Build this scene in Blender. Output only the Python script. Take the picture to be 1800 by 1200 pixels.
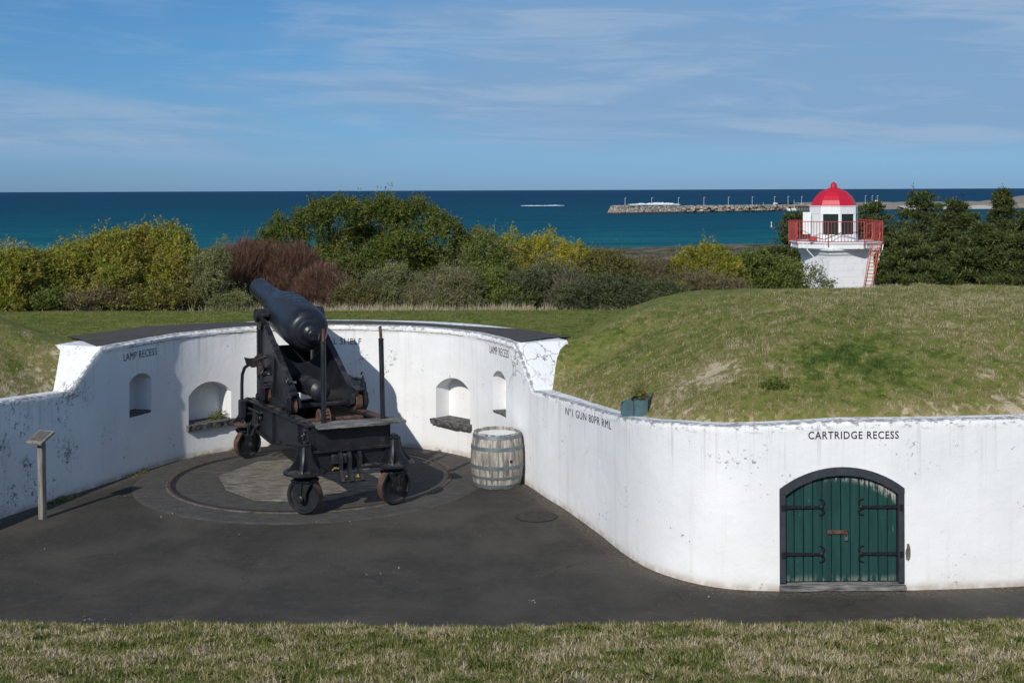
import bpy, math, random
import numpy as np
from mathutils import Vector, Matrix

sc = bpy.context.scene
for o in list(bpy.data.objects):
    bpy.data.objects.remove(o)
R = math.radians
# ------------------------------------------------------------------ camera
FPX, CAMZ, EYEY = 2200.0, 3.9, 331.5          # focal length in photo pixels, eye height, eye-level row
cd = bpy.data.cameras.new('camera'); cam = bpy.data.objects.new('camera', cd)
sc.collection.objects.link(cam); sc.camera = cam
cd.sensor_width = 36; cd.lens = FPX / 1800 * 36
cd.shift_y = -(600 - EYEY) / 1800
cd.clip_end = 60000; cd.clip_start = 0.1
ROLL = R(0.22)
cam.matrix_world = Matrix.Translation((0, 0, CAMZ)) @ Matrix.Rotation(R(90), 4, 'X') @ Matrix.Rotation(-ROLL, 4, 'Z')
sc.render.resolution_x = 1024; sc.render.resolution_y = 682
# ------------------------------------------------------------------ light
_az, _el = R(22.5), R(32.5)
SUNV = Vector((-math.sin(_az) * math.cos(_el), -math.cos(_az) * math.cos(_el), math.sin(_el)))    # towards the sun: behind the camera, to its left
SUN_EL = math.asin(SUNV.z); SUN_AZ = math.atan2(SUNV.x, SUNV.y)
sd = bpy.data.lights.new('sun', 'SUN'); sd.energy = 3.7; sd.angle = R(0.5); sd.color = (1.0, 0.955, 0.88)
sun = bpy.data.objects.new('sun', sd); sc.collection.objects.link(sun)
sun.rotation_euler = SUNV.to_track_quat('Z', 'Y').to_euler(); sun.location = (0, -10, 20)
sc.view_settings.view_transform = 'Standard'; sc.view_settings.look = 'None'
sc.view_settings.exposure = 0.0; sc.view_settings.gamma = 1.0


def lin(c):
    f = lambda v: v / 12.92 if v <= 0.04045 else ((v + 0.055) / 1.055) ** 2.4
    return tuple(f(x / 255) for x in c) + (1,)


class NT:
    """small node helper"""
    def __init__(s, tree): s.t = tree; s.n = tree.nodes; s.l = tree.links
    def add(s, typ, **k):
        n = s.n.new(typ)
        for a, b in k.items():
            if a.startswith('i_'):
                key = a[2:]; key = int(key) if key.isdigit() else key.replace('_', ' ')
                s.set(n, key, b)
            else: setattr(n, a, b)
        return n
    def set(s, n, key, v):
        i = n.inputs[key]
        if hasattr(v, 'is_output') and v.is_output: s.l.new(v, i)
        else: i.default_value = v
    def math(s, op, a, b=0.0, clamp=False):
        n = s.n.new('ShaderNodeMath'); n.operation = op; n.use_clamp = clamp
        s.set(n, 0, a); s.set(n, 1, b); return n.outputs[0]
    def mix(s, f, a, b, mode='MIX'):
        n = s.n.new('ShaderNodeMix'); n.data_type = 'RGBA'; n.blend_type = mode
        s.set(n, 0, f); s.set(n, 6, a); s.set(n, 7, b); return n.outputs[2]
    def noise(s, vec, scale, detail=4, rough=0.55, dist=0.0, out=0):
        n = s.n.new('ShaderNodeTexNoise'); s.l.new(vec, n.inputs['Vector'])
        n.inputs['Scale'].default_value = scale; n.inputs['Detail'].default_value = detail
        n.inputs['Roughness'].default_value = rough; n.inputs['Distortion'].default_value = dist
        return n.outputs[out]
    def voro(s, vec, scale, feat='F1', out='Distance', rnd=1.0):
        n = s.n.new('ShaderNodeTexVoronoi'); n.feature = feat; s.l.new(vec, n.inputs['Vector'])
        n.inputs['Scale'].default_value = scale; n.inputs['Randomness'].default_value = rnd
        return n.outputs[out]
    def step(s, v, lo, hi):
        n = s.n.new('ShaderNodeMapRange'); n.interpolation_type = 'SMOOTHSTEP'
        s.set(n, 'Value', v); n.inputs[1].default_value = lo; n.inputs[2].default_value = hi
        return n.outputs[0]
    def ramp(s, f, stops):
        n = s.n.new('ShaderNodeValToRGB'); e = n.color_ramp.elements
        while len(e) < len(stops): e.new(0.5)
        for q, (p, c) in zip(e, stops): q.position = p; q.color = c
        s.set(n, 0, f); return n.outputs[0]
    def scalev(s, vec, v):
        n = s.n.new('ShaderNodeVectorMath'); n.operation = 'MULTIPLY'; s.l.new(vec, n.inputs[0])
        n.inputs[1].default_value = v; return n.outputs[0]
    def bump(s, h, strength=0.3, dist=0.01, normal=None):
        n = s.n.new('ShaderNodeBump'); s.set(n, 'Height', h); n.inputs['Strength'].default_value = strength
        n.inputs['Distance'].default_value = dist
        if normal is not None: s.l.new(normal, n.inputs['Normal'])
        return n.outputs[0]
    def obj(s): return s.add('ShaderNodeTexCoord').outputs['Object']
    def attr(s, name): return s.add('ShaderNodeAttribute', attribute_name=name).outputs['Fac']


# ------------------------------------------------------------------ world: Nishita sky with thin cirrus
w = bpy.data.worlds.new('World'); sc.world = w; w.use_nodes = True
W = NT(w.node_tree); W.n.clear()
sky = W.add('ShaderNodeTexSky'); sky.sky_type = 'NISHITA'; sky.sun_disc = False
sky.sun_elevation = SUN_EL; sky.sun_rotation = SUN_AZ
sky.air_density = 1.0; sky.dust_density = 0.3; sky.ozone_density = 3.0; sky.altitude = 30
gen = W.add('ShaderNodeTexCoord').outputs['Generated']
sep = W.add('ShaderNodeSeparateXYZ'); W.l.new(gen, sep.inputs[0])
el = sep.outputs['Z']
az = W.math('DIVIDE', sep.outputs['X'], W.math('MAXIMUM', W.math('ABSOLUTE', sep.outputs['Y']), 0.05))
cmb = W.add('ShaderNodeCombineXYZ'); W.l.new(az, cmb.inputs[0]); W.l.new(W.math('ADD', W.math('MULTIPLY', el, 5.0), W.math('MULTIPLY', az, 0.12)), cmb.inputs[1])
n1 = W.noise(cmb.outputs[0], 3.2, 9, 0.60, 0.6)
n2 = W.noise(W.scalev(cmb.outputs[0], (1, 2.2, 1)), 5.5, 9, 0.62, 0.8)
n3 = W.noise(W.scalev(cmb.outputs[0], (1, 1.6, 1)), 1.3, 3, 0.5, 0.3)
cover = W.step(W.math('ADD', W.math('ADD', W.math('MULTIPLY', n3, 0.7), W.math('MULTIPLY', n1, 0.3)), W.math('SUBTRACT', W.math('MULTIPLY', az, 0.22), W.math('MULTIPLY', W.math('ABSOLUTE', W.math('SUBTRACT', el, 0.065)), 1.3))), 0.33, 0.50)
streak = W.step(W.math('ADD', W.math('MULTIPLY', n1, 0.45), W.math('MULTIPLY', n2, 0.55)), 0.45, 0.60)
low = W.step(el, 0.012, 0.045)
tint = W.ramp(W.math('MULTIPLY', el, 4.0), [(0.0, (0.275, 0.50, 1.02, 1)), (0.24, (0.29, 0.50, 0.83, 1)), (0.42, (0.29, 0.53, 0.80, 1)), (0.62, (0.31, 0.56, 0.80, 1)), (0.85, (0.5, 0.70, 0.92, 1)), (1.0, (1.15, 1.25, 1.32, 1))])
base = W.mix(1.0, sky.outputs[0], tint, 'MULTIPLY')
skyc = W.mix(W.math('MULTIPLY', W.math('MULTIPLY', cover, low), 0.80), base, (2.30, 3.70, 5.65, 1))
skyc = W.mix(W.math('MULTIPLY', W.math('MULTIPLY', streak, W.math('ADD', W.math('MULTIPLY', cover, 0.6), 0.3)), W.math('MULTIPLY', low, 0.55)), skyc, (3.85, 4.95, 6.5, 1))
bg = W.add('ShaderNodeBackground'); W.l.new(skyc, bg.inputs[0]); bg.inputs[1].default_value = 0.10
wo = W.add('ShaderNodeOutputWorld'); W.l.new(bg.outputs[0], wo.inputs[0])

# ------------------------------------------------------------------ picking real positions
cr, sr = math.cos(ROLL), math.sin(ROLL)


def ray(px, py):
    u, v = px - 900, py - EYEY
    return (u * cr - v * sr) / FPX, -(u * sr + v * cr) / FPX


def ground(px, py, z=0.0):
    a, b = ray(px, py); Y = (z - CAMZ) / b
    return Vector((a * Y, Y, z))


def at(px, py, Y):
    a, b = ray(px, py)
    return Vector((a * Y, Y, CAMZ + b * Y))


# ------------------------------------------------------------------ object helpers
COL = sc.collection


def tag(o, label=None, cat=None, group=None, kind=None):
    if label: o['label'] = label
    if cat: o['category'] = cat
    if group: o['group'] = group
    if kind: o['kind'] = kind
    return o


def empty(name, loc=(0, 0, 0), rz=0.0):
    o = bpy.data.objects.new(name, None); COL.objects.link(o); o.location = loc; o.rotation_euler.z = rz
    o.empty_display_size = 0.3
    return o


def link(name, me, parent=None, mats=()):
    o = bpy.data.objects.new(name, me); COL.objects.link(o)
    if parent: o.parent = parent
    for m in mats: me.materials.append(m)
    return o


def copy_tree(o, parent=None):
    c = o.copy(); COL.objects.link(c); c.parent = parent
    for ch in [x for x in bpy.data.objects if x.parent == o]: copy_tree(ch, c)
    return c


class MB:
    """collects shapes, builds them as ONE mesh"""
    def __init__(s): s.v = []; s.f = []; s.m = []; s.mi = 0; s.M = None
    def pts(s, ps):
        b = len(s.v)
        for p in ps:
            p = Vector(p)
            if s.M is not None: p = s.M @ p
            s.v.append(tuple(p))
        return b
    def face(s, idx): s.f.append(tuple(idx)); s.m.append(s.mi)
    def hexa(s, p8):
        b = s.pts(p8)
        for q in ((0, 3, 2, 1), (4, 5, 6, 7), (0, 1, 5, 4), (1, 2, 6, 5), (2, 3, 7, 6), (3, 0, 4, 7)): s.face([b + i for i in q])
        return s
    def box(s, c, d, rot=None):
        c = Vector(c); x, y, z = d[0] / 2, d[1] / 2, d[2] / 2
        P = [Vector(p) for p in ((-x, -y, -z), (x, -y, -z), (x, y, -z), (-x, y, -z), (-x, -y, z), (x, -y, z), (x, y, z), (-x, y, z))]
        if rot is not None: P = [rot @ p for p in P]
        return s.hexa([c + p for p in P])
    def bbox(s, c, d, bev=0.01, rot=None):
        """box with chamfered vertical and horizontal edges"""
        c = Vector(c); x, y, z = d[0] / 2, d[1] / 2, d[2] / 2; b = min(bev, x * .45, y * .45, z * .45)
        rings = []
        for zz, ins in ((-z, b), (-z + b, 0), (z - b, 0), (z, b)):
            X, Y = x - ins, y - ins
            ring = [(-X + b, -Y), (X - b, -Y), (X, -Y + b), (X, Y - b), (X - b, Y), (-X + b, Y), (-X, Y - b), (-X, -Y + b)]
            P = [Vector((px, py, zz)) for px, py in ring]
            if rot is not None: P = [rot @ p for p in P]
            rings.append(s.pts([c + p for p in P]))
        for a, bb in zip(rings, rings[1:]):
            for i in range(8): s.face((a + i, a + (i + 1) % 8, bb + (i + 1) % 8, bb + i))
        s.face([rings[0] + i for i in range(7, -1, -1)]); s.face([rings[-1] + i for i in range(8)])
        return s
    def tube(s, ps, r, n=8, cap=True):
        ps = [Vector(p) for p in ps]; rs = r if isinstance(r, (list, tuple)) else [r] * len(ps)
        rings = []; ref = None
        for i, p in enumerate(ps):
            t = (ps[min(i + 1, len(ps) - 1)] - ps[max(i - 1, 0)]).normalized()
            if ref is None:
                ref = Vector((0, 0, 1)) if abs(t.z) < 0.9 else Vector((1, 0, 0))
            a = (ref - t * ref.dot(t)).normalized(); b = t.cross(a); ref = a
            rings.append(s.pts([p + (a * math.cos(2 * math.pi * k / n) + b * math.sin(2 * math.pi * k / n)) * rs[i] for k in range(n)]))
        for a, b in zip(rings, rings[1:]):
            for k in range(n): s.face((a + k, a + (k + 1) % n, b + (k + 1) % n, b + k))
        if cap:
            s.face([rings[0] + k for k in range(n - 1, -1, -1)]); s.face([rings[-1] + k for k in range(n)])
        return s
    def lathe(s, prof, origin=(0, 0, 0), axis=(0, 0, 1), n=24, closed=False, mats=None):
        """prof: (t along axis, radius)"""
        ax = Vector(axis).normalized(); o = Vector(origin)
        ref = Vector((0, 0, 1)) if abs(ax.z) < 0.9 else Vector((1, 0, 0))
        a = (ref - ax * ref.dot(ax)).normalized(); b = ax.cross(a); rings = []
        for t, r in prof:
            rings.append(s.pts([o + ax * t + (a * math.cos(2 * math.pi * k / n) + b * math.sin(2 * math.pi * k / n)) * r for k in range(n)]))
        rr = list(zip(rings, rings[1:]))
        if closed: rr.append((rings[-1], rings[0]))
        for j, (p, q) in enumerate(rr):
            if mats: s.mi = mats[j]
            for k in range(n): s.face((p + k, p + (k + 1) % n, q + (k + 1) % n, q + k))
        if not closed:
            if mats: s.mi = mats[0]
            if prof[0][1] > 1e-5: s.face([rings[0] + k for k in range(n - 1, -1, -1)])
            if mats: s.mi = mats[-1]
            if prof[-1][1] > 1e-5: s.face([rings[-1] + k for k in range(n)])
        return s
    def prism(s, poly, o, u, v, nrm, th):
        """poly in (u,v) plane extruded by th along nrm"""
        o, u, v, nrm = Vector(o), Vector(u), Vector(v), Vector(nrm)
        n = len(poly)
        a = s.pts([o + u * p[0] + v * p[1] for p in poly]); b = s.pts([o + u * p[0] + v * p[1] + nrm * th for p in poly])
        s.face([a + i for i in range(n - 1, -1, -1)]); s.face([b + i for i in range(n)])
        for i in range(n): s.face((a + i, a + (i + 1) % n, b + (i + 1) % n, b + i))
        return s
    def build(s, name, mats, parent=None, smooth=35, fix=True):
        me = bpy.data.meshes.new(name); me.from_pydata(s.v, [], s.f); 
        if not isinstance(mats, (list, tuple)): mats = [mats]
        for m in mats: me.materials.append(m)
        me.polygons.foreach_set('material_index', s.m)
        if fix:
            import bmesh
            bm = bmesh.new(); bm.from_mesh(me); bmesh.ops.remove_doubles(bm, verts=bm.verts, dist=1e-5)
            bmesh.ops.recalc_face_normals(bm, faces=bm.faces); bm.to_mesh(me); bm.free()
        if smooth:
            me.shade_smooth(); me.set_sharp_from_angle(angle=R(smooth))
        me.update()
        return link(name, me, parent)


def np_mesh(name, verts, faces, mat, parent=None, attrs=None, smooth=False):
    """verts (N,3), faces (M,k); attrs name -> per vertex float"""
    me = bpy.data.meshes.new(name); k = faces.shape[1]
    me.vertices.add(len(verts)); me.vertices.foreach_set('co', np.ascontiguousarray(verts, np.float32).ravel())
    me.loops.add(faces.size); me.loops.foreach_set('vertex_index', np.ascontiguousarray(faces, np.int32).ravel())
    me.polygons.add(len(faces)); me.polygons.foreach_set('loop_start', np.arange(0, faces.size, k, dtype=np.int32))
    me.polygons.foreach_set('loop_total', np.full(len(faces), k, np.int32))
    if smooth: me.polygons.foreach_set('use_smooth', np.ones(len(faces), bool))
    for a, val in (attrs or {}).items():
        at_ = me.attributes.new(a, 'FLOAT', 'POINT'); at_.data.foreach_set('value', np.ascontiguousarray(val, np.float32))
    me.update(); me.validate()
    me.materials.append(mat)
    return link(name, me, parent)


# ------------------------------------------------------------------ materials
def new_mat(name):
    m = bpy.data.materials.new(name); m.use_nodes = True; N = NT(m.node_tree)
    b = m.node_tree.nodes['Principled BSDF']
    return m, N, b


def setb(N, b, col=None, rough=None, normal=None, spec=None, metal=None):
    if col is not None: N.set(b, 'Base Color', col)
    if rough is not None: N.set(b, 'Roughness', rough)
    if normal is not None: N.l.new(normal, b.inputs['Normal'])
    if spec is not None: N.set(b, 'Specular IOR Level', spec)
    if metal is not None: N.set(b, 'Metallic', metal)


def g(v): return (v, v, v, 1)


def gauss(N, co, c, r, sy=1.0):
    """soft mask round a world point"""
    n = N.add('ShaderNodeVectorMath', operation='SUBTRACT'); N.l.new(co, n.inputs[0]); n.inputs[1].default_value = c
    m = N.add('ShaderNodeVectorMath', operation='LENGTH'); N.l.new(n.outputs[0], m.inputs[0])
    return N.step(m.outputs['Value'], r, r * 0.25)


def mat_wall():
    m, N, b = new_mat('white_render'); co = N.obj()
    uv = N.add('ShaderNodeUVMap', uv_map='st').outputs[0]; s1 = N.add('ShaderNodeSeparateXYZ'); N.l.new(uv, s1.inputs[0])
    sepc = N.add('ShaderNodeSeparateXYZ'); N.l.new(co, sepc.inputs[0])
    below = s1.outputs[1]                                   # metres below the wall's own top
    big = N.noise(co, 1.3, 5, 0.6); med = N.noise(co, 6, 6, 0.65); fine = N.noise(co, 45, 4, 0.6)
    col = N.mix(N.step(big, 0.35, 0.7), (0.76, 0.76, 0.75, 1), (0.83, 0.83, 0.82, 1))
    # rain streaks
    st = N.noise(N.scalev(co, (9, 9, 0.35)), 1.0, 5, 0.6)
    col = N.mix(N.math('MULTIPLY', N.step(st, 0.52, 0.75), 0.30), col, (0.55, 0.54, 0.50, 1))
    runs = N.noise(N.scalev(co, (22, 22, 0.5)), 1.0, 5, 0.65)
    col = N.mix(N.math('MULTIPLY', N.math('MULTIPLY', N.step(runs, 0.53, 0.68), N.step(below, 0.75, 0.05)), 0.38), col, (0.36, 0.34, 0.29, 1))
    damp = N.math('MULTIPLY', N.step(N.math('ADD', sepc.outputs[2], N.math('MULTIPLY', N.noise(co, 3.5, 5, 0.6), 0.35)), 0.36, 0.12), 0.30)
    col = N.mix(damp, col, (0.48, 0.46, 0.38, 1))
    # black lichen: heavy on the left low wall, thin elsewhere
    sp = N.noise(co, 17, 5, 0.7); sp2 = N.noise(co, 2.2, 3, 0.5)
    left = N.math('MULTIPLY', N.step(sepc.outputs[0], -5.35, -5.80), N.step(N.noise(co, 1.6, 3, .5), .40, .55))
    thr = N.math('ADD', N.math('MULTIPLY', sp, 0.75), N.math('MULTIPLY', sp2, 0.25))
    dense = N.math('MAXIMUM', N.step(thr, 0.555, 0.60), N.step(N.math('ADD', N.math('MULTIPLY', N.noise(co, 38, 4, .7), .6), N.math('MULTIPLY', sp2, .4)), .575, .615))
    rare = N.math('MULTIPLY', N.step(N.math('ADD', N.math('MULTIPLY', N.noise(co, 24, 4, 0.7), 0.6), N.math('MULTIPLY', N.noise(co, 2.7, 2, 0.5), 0.4)), 0.625, 0.66), 0.75)
    spots = N.math('MAXIMUM', N.math('MULTIPLY', dense, left), rare)
    col = N.mix(N.math('MULTIPLY', spots, 0.85), col, (0.06, 0.06, 0.055, 1))
    # weathered top edge
    edg = N.noise(N.scalev(co, (1, 1, 2.2)), 13, 6, 0.72)
    edge = N.math('MULTIPLY', N.step(below, 0.11, 0.015), N.step(edg, 0.535, 0.60))
    edge2 = N.math('MULTIPLY', N.step(below, 0.022, 0.004), N.step(edg, 0.40, 0.50))
    col = N.mix(N.math('MULTIPLY', N.math('MAXIMUM', edge, edge2), 0.8), col, (0.17, 0.165, 0.15, 1))
    # long crack below the lip, and the cracked end at the right
    crk = N.voro(N.mix(0.25, co, N.noise(co, 5, 4, 0.6, out=1)), 3.4, 'DISTANCE_TO_EDGE')
    cmask = N.math('MAXIMUM', gauss(N, co, (0.3, 16.9, 1.62), 0.75), gauss(N, co, (-5.75, 16.15, 1.26), 0.30))
    crack = N.math('MULTIPLY', N.step(crk, 0.022, 0.006), cmask)
    tall = N.math('MULTIPLY', N.step(sepc.outputs[2], 1.68, 1.70), 1.0)
    lin_ = N.math('ABSOLUTE', N.math('SUBTRACT', N.math('ADD', below, N.math('MULTIPLY', N.math('SUBTRACT', N.noise(co, 9, 5, 0.7), 0.5), 0.05)), 0.075))
    crack2 = N.math('MULTIPLY', N.math('MULTIPLY', N.step(lin_, 0.009, 0.003), tall), N.step(N.noise(co, 2.1, 2), 0.40, 0.5))
    ck = N.math('MAXIMUM', crack, crack2)
    col = N.mix(N.math('MULTIPLY', ck, 0.85), col, (0.16, 0.13, 0.10, 1))
    # soil stained foot
    foot = N.math('MULTIPLY', N.step(sepc.outputs[2], 0.09, 0.0), N.step(med, 0.3, 0.6))
    col = N.mix(N.math('MULTIPLY', foot, 0.7), col, (0.40, 0.30, 0.22, 1))
    h = N.math('ADD', N.math('MULTIPLY', big, 1.2), N.math('ADD', N.math('MULTIPLY', med, 0.5), N.math('MULTIPLY', fine, 0.16)))
    h = N.math('SUBTRACT', h, N.math('MULTIPLY', N.math('MAXIMUM', ck, spots), 0.35))
    setb(N, b, col, 0.75, N.bump(h, 0.36, 0.03), 0.25)
    return m


def mat_niche_sill():
    m, N, b = new_mat('weathered_sill'); co = N.obj()
    n = N.noise(co, 14, 6, 0.65)
    setb(N, b, N.mix(N.step(n, 0.4, 0.65), g(0.045), (0.17, 0.16, 0.145, 1)), 0.85, N.bump(n, 0.6, 0.02))
    return m


def mat_asphalt():
    m, N, b = new_mat('asphalt'); co = N.obj()
    sp = N.noise(co, 120, 3, 0.7); med = N.noise(co, 9, 5, 0.65); big = N.noise(co, 0.9, 5, 0.6, 0.4)
    c = N.mix(N.step(big, 0.38, 0.68), (0.044, 0.039, 0.031, 1), (0.077, 0.067, 0.053, 1))
    c = N.mix(N.math('MULTIPLY', N.step(med, 0.45, 0.75), 0.45), c, (0.082, 0.078, 0.072, 1))
    c = N.mix(N.step(sp, 0.62, 0.75), c, (0.16, 0.155, 0.145, 1))
    v = N.voro(co, 13.0); far = N.step(N.noise(co, 1.7, 3), 0.52, 0.6)
    c = N.mix(N.math('MULTIPLY', N.step(v, 0.075, 0.05), far), c, (0.33, 0.32, 0.30, 1))
    ed = N.attr('edge')
    grit = N.math('MULTIPLY', N.step(ed, -0.30, -0.02), N.step(N.noise(co, 30, 5, 0.75), 0.42, 0.62))
    c = N.mix(N.math('MULTIPLY', grit, 0.75), c, (0.19, 0.155, 0.115, 1))
    cr_ = N.voro(N.mix(0.30, co, N.noise(co, 2.5, 5, 0.65, out=1)), 0.55, 'DISTANCE_TO_EDGE')
    c = N.mix(N.math('MULTIPLY', N.math('MULTIPLY', N.step(cr_, 0.006, 0.002), N.step(N.noise(co, 1.1, 2), 0.5, 0.58)), 0.35), c, (0.014, 0.013, 0.012, 1))
    fl_ = N.noise(co, 38, 4, 0.8); c = N.mix(N.math('MULTIPLY', N.step(fl_, 0.45, 0.7), 0.35), c, (0.020, 0.019, 0.018, 1))
    st = N.noise(N.scalev(co, (1, 4, 1)), 3.1, 6, 0.7, 1.0)
    c = N.mix(N.math('MULTIPLY', N.step(st, 0.60, 0.78), 0.45), c, (0.15, 0.14, 0.13, 1))
    setb(N, b, c, 0.88, N.bump(N.math('ADD', sp, N.math('MULTIPLY', med, 1.5)), 0.6, 0.008), 0.25)
    return m


def mat_concrete(name, a, bb, moss=0.0):
    m, N, b = new_mat(name); co = N.obj()
    n = N.noise(N.scalev(co, (1, 3.2, 1)), 5, 7, 0.68, 0.5); f = N.noise(co, 60, 3, 0.6)
    c = N.mix(N.step(n, 0.32, 0.7), a, bb)
    c = N.mix(N.math('MULTIPLY', N.step(f, 0.5, 0.75), 0.4), c, (0.2, 0.19, 0.17, 1))
    if moss:
        c = N.mix(N.math('MULTIPLY', N.step(N.noise(co, 2.4, 5, 0.7), 0.60, 0.66), moss), c, (0.10, 0.12, 0.02, 1))
    setb(N, b, c, 0.9, N.bump(N.math('ADD', n, N.math('MULTIPLY', f, 0.3)), 0.5, 0.01), 0.2)
    return m


def mat_iron(name, rust=0.25, base=(0.010, 0.011, 0.014, 1), rough=0.42):
    m, N, b = new_mat(name); co = N.obj()
    n = N.noise(co, 7, 6, 0.65); f = N.noise(co, 40, 4, 0.6); up = N.noise(co, 2.3, 3)
    geo = N.add('ShaderNodeNewGeometry'); sp = N.add('ShaderNodeSeparateXYZ'); N.l.new(geo.outputs['Normal'], sp.inputs[0])
    c = N.mix(N.step(n, 0.35, 0.7), base, (0.018, 0.020, 0.025, 1))
    dust = N.math('MULTIPLY', N.step(sp.outputs[2], 0.4, 1.0), N.step(n, 0.40, 0.62))
    c = N.mix(N.math('MULTIPLY', dust, min(1, rust * 1.4)), c, (0.11, 0.085, 0.065, 1))
    r = N.step(N.math('ADD', N.math('MULTIPLY', n, 0.6), N.math('MULTIPLY', up, 0.4)), 0.62 - rust * 0.22, 0.72 - rust * 0.2)
    c = N.mix(N.math('MULTIPLY', r, min(0.9, rust * 1.6)), c, (0.10, 0.045, 0.025, 1))
    setb(N, b, c, N.math('ADD', N.math('MULTIPLY', N.math('MAXIMUM', r, dust), 0.4), rough), N.bump(N.math('ADD', N.math('MULTIPLY', n, 1.5), N.math('MULTIPLY', f, 0.5)), 0.28, 0.006), 0.38)
    return m


def mat_rust():
    m, N, b = new_mat('rusted_iron'); co = N.obj()
    n = N.noise(co, 16, 6, 0.7)
    setb(N, b, N.ramp(n, [(0.3, (0.025, 0.018, 0.016, 1)), (0.5, (0.090, 0.045, 0.031, 1)), (0.72, (0.155, 0.092, 0.066, 1))]), 0.8, N.bump(n, 0.5, 0.006), 0.3)
    return m


def mat_wood(name, a, bb, stretch=(2, 26, 26), rough=0.85, sc_=1.0):
    m, N, b = new_mat(name); co = N.obj()
    n = N.noise(N.scalev(co, stretch), sc_, 7, 0.68, 0.4); p = N.noise(co, 6, 4)
    c = N.mix(N.step(n, 0.33, 0.68), a, bb)
    c = N.mix(N.math('MULTIPLY', N.step(p, 0.5, 0.7), 0.35), c, a)
    setb(N, b, c, rough, N.bump(n, 0.6, 0.006), 0.2)
    return m


def mat_plain(name, col, rough=0.6, vary=0.15, scale=8, spec=0.4, metal=0.0):
    m, N, b = new_mat(name); co = N.obj(); n = N.noise(co, scale, 5, 0.6)
    d = tuple(x * (1 - vary * 2) for x in col[:3]) + (1,)
    setb(N, b, N.mix(N.step(n, 0.35, 0.7), d, col), rough, N.bump(n, 0.15, 0.01), spec, metal)
    return m


def mat_leaf(name, stops, transl=0.25, rough=0.55, spec=0.25):
    m, N, b = new_mat(name)
    c = N.ramp(N.attr('rnd'), [(p, tuple(min(.7, q * 1.55) for q in cc) + (1,)) for p, cc in stops])
    setb(N, b, c, rough, spec=spec)
    t = N.add('ShaderNodeBsdfTranslucent'); N.l.new(c, t.inputs[0])
    mx = N.add('ShaderNodeMixShader'); mx.inputs[0].default_value = transl
    N.l.new(b.outputs[0], mx.inputs[1]); N.l.new(t.outputs[0], mx.inputs[2])
    N.l.new(mx.outputs[0], m.node_tree.nodes['Material Output'].inputs[0])
    return m


def grass_color(N, co):
    """turf colour from position, patch attributes and a per-blade random number"""
    rnd = N.attr('rnd'); dry = N.attr('dry'); lush = N.attr('lush')
    big = N.noise(co, 1.5, 5, 0.65); fin = N.noise(co, 9, 5, 0.7)
    f = N.math('ADD', N.math('MULTIPLY', rnd, 0.60), N.math('ADD', N.math('MULTIPLY', big, 0.42), N.math('MULTIPLY', fin, 0.46)))
    jit = N.mix(0.06, co, N.noise(co, 14, 3, 0.6, out=1))
    c1 = N.voro(jit, 16.0, 'F1', 'Color'); c2 = N.voro(jit, 6.0, 'F1', 'Color')
    s1 = N.add('ShaderNodeSeparateXYZ'); N.l.new(c1, s1.inputs[0]); s2 = N.add('ShaderNodeSeparateXYZ'); N.l.new(c2, s2.inputs[0])
    f = N.math('ADD', f, N.math('ADD', N.math('MULTIPLY', N.math('SUBTRACT', s1.outputs[0], 0.5), 0.34), N.math('MULTIPLY', N.math('SUBTRACT', s2.outputs[0], 0.5), 0.16)))
    f = N.math('ADD', f, N.math('SUBTRACT', N.math('MULTIPLY', dry, 0.62), N.math('MULTIPLY', lush, 0.50)))
    return N.ramp(f, [(0.18, (0.045, 0.080, 0.016, 1)), (0.42, (0.105, 0.142, 0.028, 1)), (0.62, (0.190, 0.200, 0.050, 1)), (0.80, (0.240, 0.205, 0.080, 1)), (0.93, (0.36, 0.295, 0.16, 1)), (1.0, (0.52, 0.44, 0.30, 1))])


def mat_turf():
    m, N, b = new_mat('turf'); co = N.obj(); c = grass_color(N, co)
    far = N.attr('scrub'); n = N.noise(co, 0.16, 9, 0.75)
    sc_ = N.ramp(n, [(0.40, (0.028, 0.036, 0.016, 1)), (0.5, (0.10, 0.088, 0.055, 1)), (0.60, (0.20, 0.155, 0.115, 1))])
    c = N.mix(far, c, sc_)
    h = N.noise(co, 55, 4, 0.7)
    setb(N, b, c, 0.95, N.bump(h, 0.9, 0.03), 0.1)
    return m


def mat_blade():
    m, N, b = new_mat('grass_blade'); co = N.obj(); c = grass_color(N, co)
    setb(N, b, c, 0.7, spec=0.2)
    t = N.add('ShaderNodeBsdfTranslucent'); N.l.new(c, t.inputs[0])
    mx = N.add('ShaderNodeMixShader'); mx.inputs[0].default_value = 0.25
    N.l.new(b.outputs[0], mx.inputs[1]); N.l.new(t.outputs[0], mx.inputs[2])
    N.l.new(mx.outputs[0], m.node_tree.nodes['Material Output'].inputs[0])
    return m


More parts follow.
